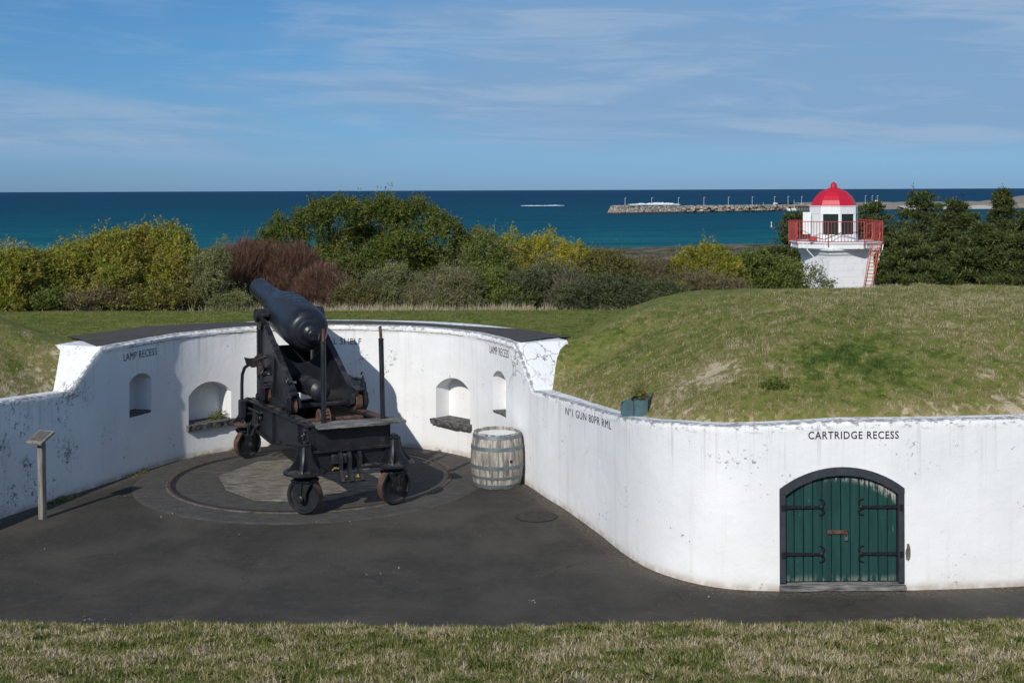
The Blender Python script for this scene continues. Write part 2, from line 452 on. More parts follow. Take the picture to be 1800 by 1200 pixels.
def mat_sea():
    m, N, b = new_mat('sea_water'); co = N.obj()
    sp = N.add('ShaderNodeSeparateXYZ'); N.l.new(co, sp.inputs[0])
    y = N.math('ADD', sp.outputs[1], N.math('MULTIPLY', N.math('SUBTRACT', N.noise(N.scalev(co, (0.0012, 0.004, 1)), 1, 4), 0.5), 500))
    inv = N.math('DIVIDE', 500.0, N.math('MAXIMUM', y, 100.0))
    c = N.ramp(inv, [(0.0, (0.012, 0.055, 0.115, 1)), (0.12, (0.004, 0.045, 0.100, 1)), (0.35, (0.001, 0.062, 0.110, 1)), (0.65, (0.001, 0.085, 0.130, 1)), (1.0, (0.006, 0.14, 0.17, 1))])
    w1 = N.noise(N.scalev(co, (0.012, 0.055, 1)), 1.0, 8, 0.68, 0.5)
    w2 = N.noise(N.scalev(co, (0.10, 0.32, 1)), 1.0, 6, 0.7)
    c = N.mix(N.math('MULTIPLY', N.step(w1, 0.42, 0.62), 0.85), c, N.mix(0.5, c, (0.0, 0.018, 0.04, 1)))
    c = N.mix(N.math('MULTIPLY', N.step(w2, 0.54, 0.72), 0.42), c, (0.10, 0.20, 0.27, 1))
    w3 = N.noise(N.scalev(co, (0.055, 0.22, 1)), 1.0, 5, 0.75); c = N.mix(N.math('MULTIPLY', N.step(w3, 0.70, 0.76), 0.5), c, (0.45, 0.52, 0.56, 1))
    h = N.math('ADD', w2, N.math('MULTIPLY', w1, 2.5))
    setb(N, b, c, 0.65, N.bump(h, 1.0, 1.2), 0.05)
    return m


def mat_glass_dark(name, col=(0.02, 0.035, 0.035, 1)):
    m, N, b = new_mat(name); setb(N, b, col, 0.06, spec=0.6)
    N.set(b, 'Transmission Weight', 0.0)
    return m


M = dict(wall=mat_wall(), sill=mat_niche_sill(), asphalt=mat_asphalt(),
         slab=mat_concrete('old_paving', (0.048, 0.045, 0.041, 1), (0.088, 0.083, 0.074, 1), 0.4),
         stone=mat_concrete('worn_stone', (0.085, 0.076, 0.064, 1), (0.27, 0.245, 0.20, 1), 0.35),
         joint=mat_concrete('pale_joint', (0.040, 0.038, 0.035, 1), (0.17, 0.155, 0.13, 1), 0.6),
         iron=mat_iron('painted_iron', 0.20), irond=mat_iron('dirty_iron', 0.55, rough=0.55), gun=mat_iron('gun_iron', 0.05, (0.008, 0.010, 0.015, 1), 0.36),
         rust=mat_rust(), rail=mat_rust(),
         plank=mat_wood('grey_plank', (0.05, 0.046, 0.042, 1), (0.26, 0.25, 0.235, 1), (26, 3, 26)),
         post=mat_wood('grey_post', (0.13, 0.12, 0.105, 1), (0.27, 0.25, 0.22, 1), (30, 30, 3)),
         barrel=mat_wood('barrel_stave', (0.12, 0.108, 0.092, 1), (0.50, 0.46, 0.40, 1), (22, 22, 2.2)),
         hoop=mat_plain('galvanised_hoop', (0.17, 0.21, 0.22, 1), 0.5, 0.15, 20, 0.5, 0.3),
         white=mat_plain('white_paint', (0.78, 0.78, 0.76, 1), 0.5, 0.04, 6),
         door=mat_plain('green_door_paint', (0.008, 0.050, 0.042, 1), 0.5, 0.12, 9),
         frame=mat_plain('charcoal_frame_paint', (0.040, 0.046, 0.055, 1), 0.6, 0.15, 9),
         black=mat_plain('black_paint', (0.012, 0.013, 0.016, 1), 0.5, 0.1),
         letter=mat_plain('letter_paint', (0.022, 0.024, 0.032, 1), 0.7, 0.25, 30),
         red=mat_plain('red_roof_paint', (0.50, 0.011, 0.030, 1), 0.4, 0.04, 3),
         redrail=mat_plain('red_rail_paint', (0.43, 0.060, 0.055, 1), 0.5, 0.08, 5),
         stair=mat_plain('orange_red_stair', (0.55, 0.14, 0.060, 1), 0.6, 0.1, 5),
         teal=mat_plain('teal_planter', (0.055, 0.115, 0.125, 1), 0.6, 0.15, 15),
         peel=mat_wood('bare_door_wood', (0.22, 0.20, 0.17, 1), (0.42, 0.39, 0.34, 1), (30, 30, 3)),
         glass=mat_glass_dark('dark_glass'), turf=mat_turf(), blade=mat_blade(), sea=mat_sea(),
         rock=mat_concrete('breakwater_stone', (0.16, 0.135, 0.11, 1), (0.33, 0.29, 0.24, 1)),
         foam=mat_plain('sea_foam', (0.82, 0.84, 0.85, 1), 0.8, 0.08, 0.5),
         bark=mat_wood('bark', (0.045, 0.036, 0.028, 1), (0.16, 0.14, 0.12, 1), (14, 14, 3)),
         sand=mat_plain('beach_sand', (0.52, 0.47, 0.38, 1), 0.9, 0.06, 0.1))

# ------------------------------------------------------------------ the wall's plan
BP = [(-8.6, 6.0), (-7.5, 9.5), (-6.75, 12.3), (-6.10, 14.88), (-5.77, 15.75), (-5.44, 16.62), (-5.10, 17.52), (-4.76, 18.22), (-4.20, 18.82), (-3.75, 19.08),
      (-2.95, 19.20), (-1.90, 19.06), (-1.387, 18.86), (-0.90, 18.50), (-0.50, 18.02), (-0.20, 17.42), (0.02, 16.88), (0.215, 16.40),
      (0.40, 15.85), (0.642, 15.217), (0.953, 14.204), (1.19, 13.35), (1.42, 12.80), (1.75, 12.40), (2.10, 12.19), (2.556, 12.12), (3.20, 12.12), (3.774, 12.13), (5.0, 12.25), (6.6, 12.55), (9.0, 13.2), (14, 14.6)]


def catmull(P, step=0.07):
    out = []; P = [Vector(p) for p in P]
    for i in range(len(P) - 1):
        p0, p1, p2, p3 = P[max(i - 1, 0)], P[i], P[i + 1], P[min(i + 2, len(P) - 1)]
        if i in (25, 26): n = 2
        n = max(2, int((p2 - p1).length / step))
        for k in range(n):
            t = k / n
            # centripetal-ish: scale tangents by chord
            L = (p2 - p1).length
            m1 = (p2 - p0) / max((p2 - p1).length + (p1 - p0).length, 1e-6) * L
            m2 = (p3 - p1) / max((p3 - p2).length + (p2 - p1).length, 1e-6) * L
            h = (2 * t**3 - 3 * t**2 + 1, t**3 - 2 * t**2 + t, -2 * t**3 + 3 * t**2, t**3 - t**2)
            out.append(p1 * h[0] + m1 * h[1] + p2 * h[2] + m2 * h[3])
    out.append(P[-1]); return np.array([(p.x, p.y) for p in out])


CV = catmull(BP)
SEG = np.diff(CV, axis=0); SL = np.hypot(SEG[:, 0], SEG[:, 1]); SS = np.concatenate([[0], np.cumsum(SL)])
TT = SEG / SL[:, None]
TV = np.vstack([TT[:1], (TT[1:] + TT[:-1]) / 2, TT[-1:]]); TV /= np.hypot(TV[:, 0], TV[:, 1])[:, None]
NV = np.stack([-TV[:, 1], TV[:, 0]], 1)                 # towards the outside of the pit


def nearest(X, Y):
    """arc length and signed distance (positive outside) for arrays of points"""
    X = np.asarray(X, float).ravel(); Y = np.asarray(Y, float).ravel(); S = np.empty(len(X)); E_ = np.empty(len(X))
    for a in range(0, len(X), 20000):
        px = X[a:a + 20000, None] - CV[None, :-1, 0]; py = Y[a:a + 20000, None] - CV[None, :-1, 1]
        t = np.clip(px * TT[:, 0] + py * TT[:, 1], 0, SL)
        dx = px - t * TT[:, 0]; dy = py - t * TT[:, 1]; d = np.hypot(dx, dy); j = d.argmin(1); r = np.arange(len(j))
        S[a:a + 20000] = SS[j] + t[r, j]
        sg = np.sign(dy[r, j] * TT[j, 0] - dx[r, j] * TT[j, 1]); sg[sg == 0] = 1
        E_[a:a + 20000] = sg * d[r, j]
    return S, E_


def s_at(x, y): return float(nearest([x], [y])[0][0])


def wpoint(s, z, out=0.0):
    """point on the wall's face at arc length s; out > 0 is into the pit"""
    x = np.interp(s, SS, CV[:, 0]); y = np.interp(s, SS, CV[:, 1])
    nx = np.interp(s, SS, NV[:, 0]); ny = np.interp(s, SS, NV[:, 1]); l_ = math.hypot(nx, ny)
    return Vector((x - nx / l_ * out, y - ny / l_ * out, z))


_pxs = 900 + FPX * CV[:, 0] / CV[:, 1]


def s_px(px):
    j = [i for i in range(len(_pxs) - 1) if (_pxs[i] - px) * (_pxs[i + 1] - px) <= 0 and CV[i, 1] > 11]
    i = j[0]; t = (px - _pxs[i]) / (_pxs[i + 1] - _pxs[i]); return SS[i] + t * SL[i]


SA, SB_ = s_px(122), s_px(180)       # left ramp foot, head
SC_, SD_ = s_px(903), s_px(934)      # right ramp head, foot
TALL = 1.82
_ks = [0, s_px(2), SA, SB_, SC_, SD_, s_px(1004), s_px(1048), s_px(1100), s_px(1180), s_px(1480), SS[-1]]
_kz = [1.42, 1.385, 1.32, TALL, TALL, 1.27, 1.335, 1.385, 1.46, 1.55, 1.64, 1.64]
TH = 0.78


def wtop(s): return np.interp(s, _ks, _kz)
def e0f(s): return np.interp(s, [0, SA, SB_, SC_, SD_, s_px(1010), SS[-1]], [0.20, 0.26, TH - .12, TH - .16, 0.27, 0.20, 0.15])


def g2(u): u = np.clip(u, 0, 1); return 1 - (1 - u) ** 2


def sm(u): u = np.clip(u, 0, 1); return u * u * (3 - 2 * u)


def vnoise(X, Y, sc_, seed=0):
    x = X * sc_ + seed * 13.7; y = Y * sc_ + seed * 7.3; xi = np.floor(x).astype(np.int64); yi = np.floor(y).astype(np.int64); fx = sm(x - xi); fy = sm(y - yi)
    def hsh(a, b):
        h = (a * 374761393 + b * 668265263 + seed * 974634) & 0xffffffff; h = ((h ^ (h >> 13)) * 1274126177) & 0xffffffff
        return (h & 0xffff) / 65535.0
    return (hsh(xi, yi) * (1 - fx) + hsh(xi + 1, yi) * fx) * (1 - fy) + (hsh(xi, yi + 1) * (1 - fx) + hsh(xi + 1, yi + 1) * fx) * fy


def target(X, Y):
    z = np.interp(Y, [0, 20, 22.6, 25, 35, 52, 100, 200, 330, 395, 440, 480, 700, 2000], [1.80, 1.80, 1.70, 1.45, -0.6, -3.6, -8, -13, -16.0, -14.6, -17.6, -19.5, -26, -60])
    z = z + np.where(Y > 250, np.clip((X - 40) / 90, 0, 1) * 1.6 * np.exp(-((Y - 400) / 60) ** 2), 0)
    z = z + np.where(Y > 60, (vnoise(X, Y, 0.05, 3) - 0.5) * 1.6 * np.clip((Y - 60) / 60, 0, 1), 0)
    B = (X - (0.86 + (Y - 17.7) * 0.27)) / 1.036
    z = z + 0.555 * (1 - (1 - np.clip(B / 2.3, 0, 1)) ** 3.4) * g2((23.4 - Y) / 5) * (1 - np.clip(0.50 * ((X - 4.8) / 5.0) ** 2, 0, .6))
    Bl = ((-6.55 - (Y - 17.9) * 0.70) - X) / 1.2
    z = z + 0.75 * g2(Bl / 3.0) * g2((27 - Y) / 6)
    return z


def fg(X, Y):
    z = np.interp(Y, [-12, 1.0, 5.5, 7.2, 7.5, 7.75, 8.4, 9.0, 12], [2.3, 2.22, 1.74, 1.36, 1.27, 1.10, 0.1, -0.45, -0.6])
    z = z + 0.040 * sm((X - 1.0) / 2.5) + 0.02 * sm((-X - 1) / 2.0) + (vnoise(X, Y, 1.4, 5) - 0.5) * 0.022 + (vnoise(X, Y, 4.5, 6) - 0.5) * 0.02
    return z


def height(X, Y, S=None, E_=None):
    X = np.asarray(X, float); Y = np.asarray(Y, float)
    if S is None: S, E_ = nearest(X, Y)
    e0 = e0f(S); zt = wtop(S) - 0.015; ee = np.maximum(E_ - e0, 0)
    T = target(X, Y)
    wd = 3.0
    z = zt + (T - zt) * g2(ee / wd)
    tallm = sm((S - SA) / (SB_ - SA)) * (1 - sm((S - SC_) / (SD_ - SC_)))
    z = z * (1 - tallm) + tallm * (zt + (T - zt) * g2(ee / 1.6))
    z = z + (1 - tallm) * 0.055 * sm(ee / 0.10)
    z = z + (vnoise(X, Y, 1.1, 1) - 0.5) * 0.07 * np.clip(ee, 0, 1) * (1 - tallm * 0.8) + ((vnoise(X, Y, 5.0, 2) - 0.5) * 0.045 + (vnoise(X, Y, 2.3, 19) - 0.5) * 0.05) * np.clip(ee * 4, 0, 1) * (1 - 0.6 * tallm)
    return z


def patches(X, Y, Z):
    """dry and lush patches of the turf"""
    S, E_ = nearest(X, Y)
    u = 900 + FPX * 0  # (world coordinates only)
    dry = 0.52 * np.exp(-(((X - 2.25) / 0.70) ** 2 + ((Y - 13.6) / 0.60) ** 2)) * (0.4 + 0.9 * vnoise(X, Y, 5, 8))
    dry += 0.30 * np.exp(-((E_ - 0.2) / 0.25) ** 2) * (Y < 17) + 0.5 * np.exp(-((E_ - 0.6) / 0.7) ** 2) * (X < -5.5) * vnoise(X, Y, 4, 4)
    dry += 0.15 * sm((X - 3.0) / 2.5) * (Y > 12.3) * (Y < 22) * (X < 12) * (0.5 + vnoise(X, Y, 3.5, 5) * 0.7)
    dry += 0.24 * sm((vnoise(X, Y, 3.0, 9) - 0.5) / 0.4) * sm((vnoise(X, Y, 9, 10) - 0.3) / 0.5) * (Y < 19)
    lush = 0.75 * np.exp(-(((X - 3.55) / 0.72) ** 2 + ((Y - 13.3) / 0.55) ** 2)) * (0.15 + 1.0 * sm((vnoise(X, Y, 6.5, 11) - .2) / .35))
    dry -= 0.05 * (Y > 12)
    lawn = sm((Y - 17.0) / 1.0) * (1 - sm((X - 1.0 - (Y - 17.7) * 0.27) / 0.9)) * (1 - sm((-6.5 - (Y - 17.9) * 0.7 - X) / 0.8))
    lush += 0.22 * lawn
    dry = dry * (1 - lawn)
    frg = (Y < 9.5)
    dry = np.where(frg, 0.26 * sm((vnoise(X, Y, 5.5, 12) - 0.35) / 0.5) + 0.42 * sm((vnoise(X, Y, 15, 14) - .42) / .35) - .03, dry)
    lush = np.where(frg, 0.28 * vnoise(X, Y, 3.1, 13), lush)
    return dry, lush


# ------------------------------------------------------------------ ground sheet
def grow(a, b, n, p): t = np.linspace(0, 1, n + 1)[1:]; return a + (b - a) * t ** p


gx = np.concatenate([grow(-12, -900, 46, 3.2)[::-1], np.arange(-12, 13.01, 0.1), grow(13, 900, 46, 3.2)])
gy = np.concatenate([np.arange(-12, 4, 0.5), np.arange(4, 25.01, 0.1), grow(25, 1500, 110, 3.0)])
GX, GY = np.meshgrid(gx, gy); nx_, ny_ = len(gx), len(gy)
X, Y = GX.ravel().copy(), GY.ravel().copy()
S, E_ = nearest(X, Y)
isfg = Y < 9.45
e0 = e0f(S); inside = (E_ < e0) & ~isfg
F = np.arange(nx_ * ny_).reshape(ny_, nx_)
Q = np.stack([F[:-1, :-1], F[:-1, 1:], F[1:, 1:], F[1:, :-1]], -1).reshape(-1, 4)
Q = Q[~inside[Q].all(1)]
cross_ = (isfg[Q].any(1)) & (~isfg[Q]).any(1)            # rows that join the near bank to the rest
snap = inside.copy(); far_in = snap & (E_ < e0 - 0.16)
Q = Q[~(far_in[Q].any(1) & ~isfg[Q].any(1))]
jx = np.interp(S, SS, NV[:, 0]); jy = np.interp(S, SS, NV[:, 1]); dd = (e0 - E_) * snap * ~far_in
X += jx * dd; Y += jy * dd
Z = np.where(isfg, fg(X, Y), height(X, Y))
Z = np.where(far_in, -0.6, Z)
Z = np.where((Y >= 9.0) & isfg, -0.6, Z)
used = np.zeros(len(X), bool); used[Q.ravel()] = True; remap = np.cumsum(used) - 1
dry, lush = patches(X, Y, Z)
scr = sm((Y - 23.2) / 1.5)
ground_o = np_mesh('ground', np.stack([X, Y, Z], 1)[used], remap[Q], M['turf'], attrs=dict(rnd=np.full(used.sum(), 0.30), dry=dry[used], lush=lush[used], scrub=scr[used]), smooth=True)
tag(ground_o, 'grassy mounds and lawn sloping away to the coast', 'ground', kind='structure')

# sea
SEAZ = CAMZ - 22.0
sx = 26000
xs = np.array([-sx, -4000, -1200, -400, 0, 400, 1200, 4000, sx], float); ys = np.array([380, 600, 900, 1500, 3000, 6000, 15500], float)
a, b_ = np.meshgrid(xs, ys); F = np.arange(a.size).reshape(a.shape)
Q = np.stack([F[:-1, :-1], F[:-1, 1:], F[1:, 1:], F[1:, :-1]], -1).reshape(-1, 4)
sea = np_mesh('sea', np.stack([a.ravel(), b_.ravel(), np.full(a.size, SEAZ)], 1), Q, M['sea'])
tag(sea, 'deep blue sea with fine wind ripples', 'sea', kind='structure')

# asphalt floor of the gun pit
ring = [(p[0] - n[0] * -0.1, p[1] - n[1] * -0.1) for p, n in zip(CV, NV)]
mb = MB(); poly = [(x, y, 0) for x, y in ring] + [(14, 5, 0)]
gxs = np.arange(-9, 14.1, 0.25); gys = np.arange(5.5, 19.8, 0.25)
GXX, GYY = np.meshgrid(gxs, gys); fx, fy = GXX.ravel(), GYY.ravel(); s_, e_ = nearest(fx, fy)
F = np.arange(fx.size).reshape(GXX.shape); Q = np.stack([F[:-1, :-1], F[:-1, 1:], F[1:, 1:], F[1:, :-1]], -1).reshape(-1, 4)
Q = Q[(e_[Q] < 0.12).any(1) & (e_[Q] < 0.45).all(1)]
fz = (vnoise(fx, fy, 0.8, 20) - 0.5) * 0.012 - 0.004
rc = np.hypot(fx + 2.725, fy - 16.94); fz = np.where(rc < 2.7, -0.010, fz)
fl = np_mesh('asphalt_floor', np.stack([fx, fy, fz], 1), Q, M['asphalt'], attrs=dict(edge=e_), smooth=True)
tag(fl, 'worn dark asphalt floor of the gun pit', 'ground', kind='structure')

# ------------------------------------------------------------------ gun pit wall
wallroot = empty('gun_pit_wall', (0, 0, 0))
tag(wallroot, 'curved whitewashed wall round the gun pit with niches and painted letters', 'wall')
mb = MB(); rng = np.random.default_rng(3)
idx = [i for i in range(len(SS)) if SS[i] > s_at(-8.3, 7)]
extra = sorted(set([round(float(SS[i]), 4) for i in idx] + [round(v, 4) for v in (SA, SB_, SC_, SD_)]))
sl_ = extra; NS = len(sl_); prof_n = None; UVS = []
for s in sl_:
    t = float(wtop(s)); c = wpoint(s, 0); o = wpoint(s, 0, -1.0) - c; o.normalize()
    isr = (SA - 0.01 < s < SB_ + 0.01) or (SC_ - 0.01 < s < SD_ + 0.01)
    talls = SB_ <= s <= SC_
    a = (vnoise(np.array([s]), np.array([0.0]), 5.0, 30)[0] - 0.5); a2 = (vnoise(np.array([s]), np.array([4.0]), 13.0, 31)[0] - 0.5)
    lp = 0.016 if talls else 0.002; a = a if talls else a * .3
    pr = [(0, -0.12), (0, 0.05), (0, 0.35), (0, 0.65), (0, 0.95), (0, t - 0.13), (-0.002, t - 0.085), (-lp - a * 0.012, t - 0.065 + a2 * 0.02), (-lp - a * 0.02, t - 0.03), (0.006 + a * 0.02, t - 0.006 + a2 * 0.01), (0.035 + a2 * 0.02, t + a * 0.006), (0.12, t), (0.30, t - 0.002), (TH, t - 0.003), (TH, -0.12)]
    base = mb.pts([c + o * e + Vector((0, 0, z)) for e, z in pr]); UVS += [(s, max(0.0, t - z) if k < 11 else 0.02 + (0.4 if isr and e > 0.03 else 0)) for k, (e, z) in enumerate(pr)]
K = 15
for i in range(NS - 1):
    for k in range(K):
        a, b = i * K + k, i * K + (k + 1) % K
        mb.face((a, b, b + K, a + K))
mb.face([k for k in range(K)]); mb.face([(NS - 1) * K + k for k in range(K - 1, -1, -1)])
me = bpy.data.meshes.new('wall_face'); me.from_pydata(mb.v, [], mb.f)
uvl = me.uv_layers.new(name='st')
for lp in me.loops: uvl.data[lp.index].uv = UVS[lp.vertex_index]
import bmesh
bm = bmesh.new(); bm.from_mesh(me); bmesh.ops.recalc_face_normals(bm, faces=bm.faces); bm.to_mesh(me); bm.free()
me.materials.append(M['wall'])
wall = link('wall_face', me, wallroot)


def arch_poly(hw, z0, zs, zt, n=12):
    """flat-bottomed opening with a segmental arch: half width, sill, springing, crown"""
    h = zt - zs; Rr = (hw * hw + h * h) / (2 * h); P = [(-hw, z0), (hw, z0), (hw, zs)]
    a0 = math.asin(min(1, hw / Rr))
    for k in range(1, n): a = a0 - 2 * a0 * k / n; P.append((Rr * math.sin(a), zt - Rr + Rr * math.cos(a)))
    P.append((-hw, zs)); return P


def wframe(s, dpt=0.0):
    """origin, along-wall and outward axes at s"""
    c = wpoint(s, 0); tx = Vector((np.interp(s, SS, TV[:, 0]), np.interp(s, SS, TV[:, 1]), 0)).normalized()
    return c, tx, Vector((-tx.y, tx.x, 0))


cut = MB(); niches = []
for (p0, p1, z0, zs, zt, dep) in ((226, 265, 0.78, 1.26, 1.36, 0.30), (330, 405, 0.46, 0.88, 1.06, 0.30), (545, 634, 0.44, 0.93, 1.10, 0.36), (765, 825, 0.47, 0.94, 1.11, 0.27), (865, 888, 0.76, 1.26, 1.37, 0.20)):
    s0, s1 = s_px(p0), s_px(p1); s = (s0 + s1) / 2; c, tx, on = wframe(s); hw = (wpoint(s1, 0) - wpoint(s0, 0)).length / 2
    c = (wpoint(s0, 0) + wpoint(s1, 0)) / 2
    niches.append((s, c, tx, on, hw, z0, zs, zt, dep)); cut.prism(arch_poly(hw, z0, zs, zt), c - on * 0.3, tx, (0, 0, 1), on, 0.3 + dep)
DS0, DS1 = s_px(1368), s_px(1588)
dc = (wpoint(DS0, 0) + wpoint(DS1, 0)) / 2; dtx = (wpoint(DS1, 0) - wpoint(DS0, 0)).normalized(); don = Vector((-dtx.y, dtx.x, 0)); dhw = (wpoint(DS1, 0) - wpoint(DS0, 0)).length / 2
cut.prism(arch_poly(dhw, -0.3, 0.985, 1.195, 18), dc - don * 0.3, dtx, (0, 0, 1), don, 0.45)
cutter = cut.build('cutter', M['wall'], smooth=0)
cu_ = cutter.data.uv_layers.new(name='st')
for d_ in cu_.data: d_.uv = (0.0, 0.6)
mod = wall.modifiers.new('b', 'BOOLEAN'); mod.operation = 'DIFFERENCE'; mod.object = cutter; mod.solver = 'EXACT'
bpy.context.view_layer.update()
dg = bpy.context.evaluated_depsgraph_get(); nm = bpy.data.meshes.new_from_object(wall.evaluated_get(dg)); nm.name = 'wall_face'
wall.modifiers.clear(); wall.data = nm; bpy.data.objects.remove(cutter)
if not nm.materials: nm.materials.append(M['wall'])
nm.shade_smooth(); nm.set_sharp_from_angle(angle=R(38))


def ragged_slab(mb, c, tx, on, hw, z, th, e_front, e_back, seed):
    r = random.Random(seed); n = 14; top = []; bot = []
    for k in range(n + 1):
        x = -hw + 2 * hw * k / n
        j = r.uniform(-0.012, 0.012); top.append((x, e_front + j)); bot.append((x, e_front + 0.02 + j * 0.5))
    P = lambda x, e, zz: c + tx * x + on * e + Vector((0, 0, zz))
    b = mb.pts([P(x, e, z + r.uniform(-0.006, 0.004)) for x, e in top]); b2 = mb.pts([P(x, e, z - th + r.uniform(-0.006, 0.006)) for x, e in bot])
    b3 = mb.pts([P(x, e_back, z) for x, e in top]); b4 = mb.pts([P(x, e_back, z - th) for x, e in top])
    for k in range(n):
        for A, B in ((b, b2), (b3, b), (b2, b4), (b4, b3)): mb.face((A + k, A + k + 1, B + k + 1, B + k))
    mb.face((b, b3, b4, b2)); mb.face((b + n, b2 + n, b4 + n, b3 + n))


for k, (s, c, tx, on, hw, z0, zs, zt, dep) in enumerate(niches):
    mb = MB(); wide = k in (1, 2, 3)
    ragged_slab(mb, c, tx, on, hw + (0.045 if wide else -0.006), z0 + (0.012 if wide else 0.03), 0.085 if wide else 0.05, -0.085 if wide else 0.0, 0.02 if wide else dep - 0.01, k)
    if wide: ragged_slab(mb, c, tx, on, hw - 0.004, z0 + 0.015, 0.03, 0.015, dep - 0.004, k + 20)
    o = mb.build('sill', M['sill'], wallroot, smooth=0)

# painted lettering
def letters(txt, s0, s1, z0, z1, zslope=0.0, bold=0.0):
    cu = bpy.data.curves.new('letters', 'FONT'); cu.body = txt; cu.size = 1.0; cu.resolution_u = 3; cu.offset = bold; cu.space_character = 1.12
    to = bpy.data.objects.new('letters', cu); COL.objects.link(to); bpy.context.view_layer.update()
    dg = bpy.context.evaluated_depsgraph_get(); me = bpy.data.meshes.new_from_object(to.evaluated_get(dg)); bpy.data.objects.remove(to)
    co = np.empty(len(me.vertices) * 3, np.float32); me.vertices.foreach_get('co', co); co = co.reshape(-1, 3)
    mn, mx = co.min(0), co.max(0)
    for v in me.vertices:
        u = (v.co.x - mn[0]) / (mx[0] - mn[0]); t = (v.co.y - mn[1]) / (mx[1] - mn[1])
        s = s0 + (s1 - s0) * u
        v.co = wpoint(s, z0 + (z1 - z0) * t + zslope * u, 0.004)
    me.materials.clear(); me.materials.append(M['letter'])
    return link('lettering', me, wallroot)


def zpx(px, py): 
    p = wpoint(s_px(px), 0); return at(px, py, p.y).z


letters('LAMP RECESS', s_px(216), s_px(274), 1.575, 1.675)
letters('SHELL SHELF', s_px(553), s_px(634), zpx(590, 605), zpx(590, 594))
letters('LAMP RECESS', s_px(860), s_px(893), zpx(875, 624), zpx(875, 610))
za, zb = zpx(996, 728), zpx(1070, 751)
letters('N\u00ba1 GUN 80PR RML', s_px(993), s_px(1073), za - 0.012, za + 0.078, zb - za, bold=0.0)
letters('CARTRIDGE RECESS', s_px(1419), s_px(1578), zpx(1500, 771), zpx(1500, 757.5), bold=0.012)

# cartridge recess door
def DP(x, e, z): return dc + dtx * x + don * e + Vector((0, 0, z))


fr = MB()
outer = arch_poly(dhw - 0.002, 0.0, 0.985, 1.193, 18); inner = arch_poly(dhw - 0.06, 0.0, 0.925, 1.115, 18)
def arcpts(p): return p[2:]          # springing right ... springing left
oa, ia = arcpts(outer), arcpts(inner); n = len(oa)
f0 = fr.pts([DP(x, -0.012, z) for x, z in oa]); f1 = fr.pts([DP(x, -0.012, z) for x, z in ia]); f2 = fr.pts([DP(x, 0.10, z) for x, z in ia]); f3 = fr.pts([DP(x, 0.10, z) for x, z in oa])
for k in range(n - 1):
    for A, B in ((f0, f1), (f1, f2), (f3, f0)): fr.face((A + k, A + k + 1, B + k + 1, B + k))
for A in (0, n - 1): fr.face((f0 + A, f1 + A, f2 + A, f3 + A))
for sg in (-1, 1):
    z1 = 0.935
    fr.hexa([DP(sg * (dhw - 0.004), -0.006, 0.075), DP(sg * (dhw - 0.058), -0.006, 0.075), DP(sg * (dhw - 0.058), 0.1, 0.075), DP(sg * (dhw - 0.004), 0.1, 0.075),
             DP(sg * (dhw - 0.004), -0.006, z1), DP(sg * (dhw - 0.058), -0.006, z1 - 0.01), DP(sg * (dhw - 0.058), 0.1, z1 - 0.01), DP(sg * (dhw - 0.004), 0.1, z1)])
    fr.hexa([DP(sg * (dhw - 0.002), -0.010, z1 + .003), DP(sg * (dhw - 0.060), -0.010, z1 - .006), DP(sg * (dhw - 0.060), 0.1, z1 - .006), DP(sg * (dhw - 0.002), 0.1, z1 + .003),
             DP(sg * (dhw - 0.002), -0.010, 0.984), DP(sg * (dhw - 0.060), -0.010, 0.924), DP(sg * (dhw - 0.060), 0.1, 0.924), DP(sg * (dhw - 0.002), 0.1, 0.984)])
dframe = fr.build('door_frame', M['frame'], wallroot, smooth=0)
th_ = MB(); th_.hexa([DP(-dhw - 0.005, -0.035, 0.004), DP(dhw + 0.005, -0.035, 0.004), DP(dhw + 0.005, 0.12, 0.004), DP(-dhw - 0.005, 0.12, 0.004), DP(-dhw - 0.005, -0.030, 0.045), DP(dhw + 0.005, -0.030, 0.045), DP(dhw + 0.005, 0.12, 0.07), DP(-dhw - 0.005, 0.12, 0.07)])
th_.build('door_sill', mat_wood('door_sill_wood', (0.035, 0.038, 0.044, 1), (0.30, 0.29, 0.27, 1), (3, 30, 30)), wallroot, smooth=0)
# door leaves: boards side by side under the arch
def arch_z(x, hw, zs, zt):
    h = zt - zs; Rr = (hw * hw + h * h) / (2 * h); return zt - Rr + math.sqrt(max(0, Rr * Rr - x * x))


dm, N, b = new_mat('green_boards'); co = N.obj(); n1_ = N.noise(N.scalev(co, (28, 28, 2.2)), 1, 6, 0.65); n2_ = N.noise(co, 11, 5, 0.7)
sp = N.add('ShaderNodeSeparateXYZ'); N.l.new(co, sp.inputs[0])
c_ = N.mix(N.step(n1_, 0.35, 0.65), (0.010, 0.042, 0.037, 1), (0.015, 0.062, 0.054, 1))
low = N.math('MAXIMUM', N.step(sp.outputs[2], 0.16, 0.07), 0.0)
x_ = N.math('ABSOLUTE', N.math('SUBTRACT', sp.outputs[0], 3.12)); top_ = N.math('SUBTRACT', sp.outputs[2], N.math('SUBTRACT', 1.10, N.math('MULTIPLY', N.math('MULTIPLY', x_, x_), 0.62)))
peel = N.step(N.math('ADD', N.math('MULTIPLY', n1_, 0.5), N.math('MULTIPLY', n2_, 0.5)), 0.60, 0.66)
peelm = N.math('MULTIPLY', N.math('MAXIMUM', N.math('MAXIMUM', N.step(top_, -0.07, 0.0), N.math('MULTIPLY', low, 0.4)), 0.0), N.step(N.math('ADD', N.math('MULTIPLY', n1_, 0.6), N.math('MULTIPLY', n2_, 0.4)), 0.46, 0.54))
fleck = N.math('MULTIPLY', N.step(N.noise(N.scalev(co, (60, 60, 5)), 1, 4, 0.6), 0.68, 0.73), 0.5)
c_ = N.mix(N.math('MAXIMUM', peelm, fleck), c_, (0.34, 0.33, 0.29, 1))
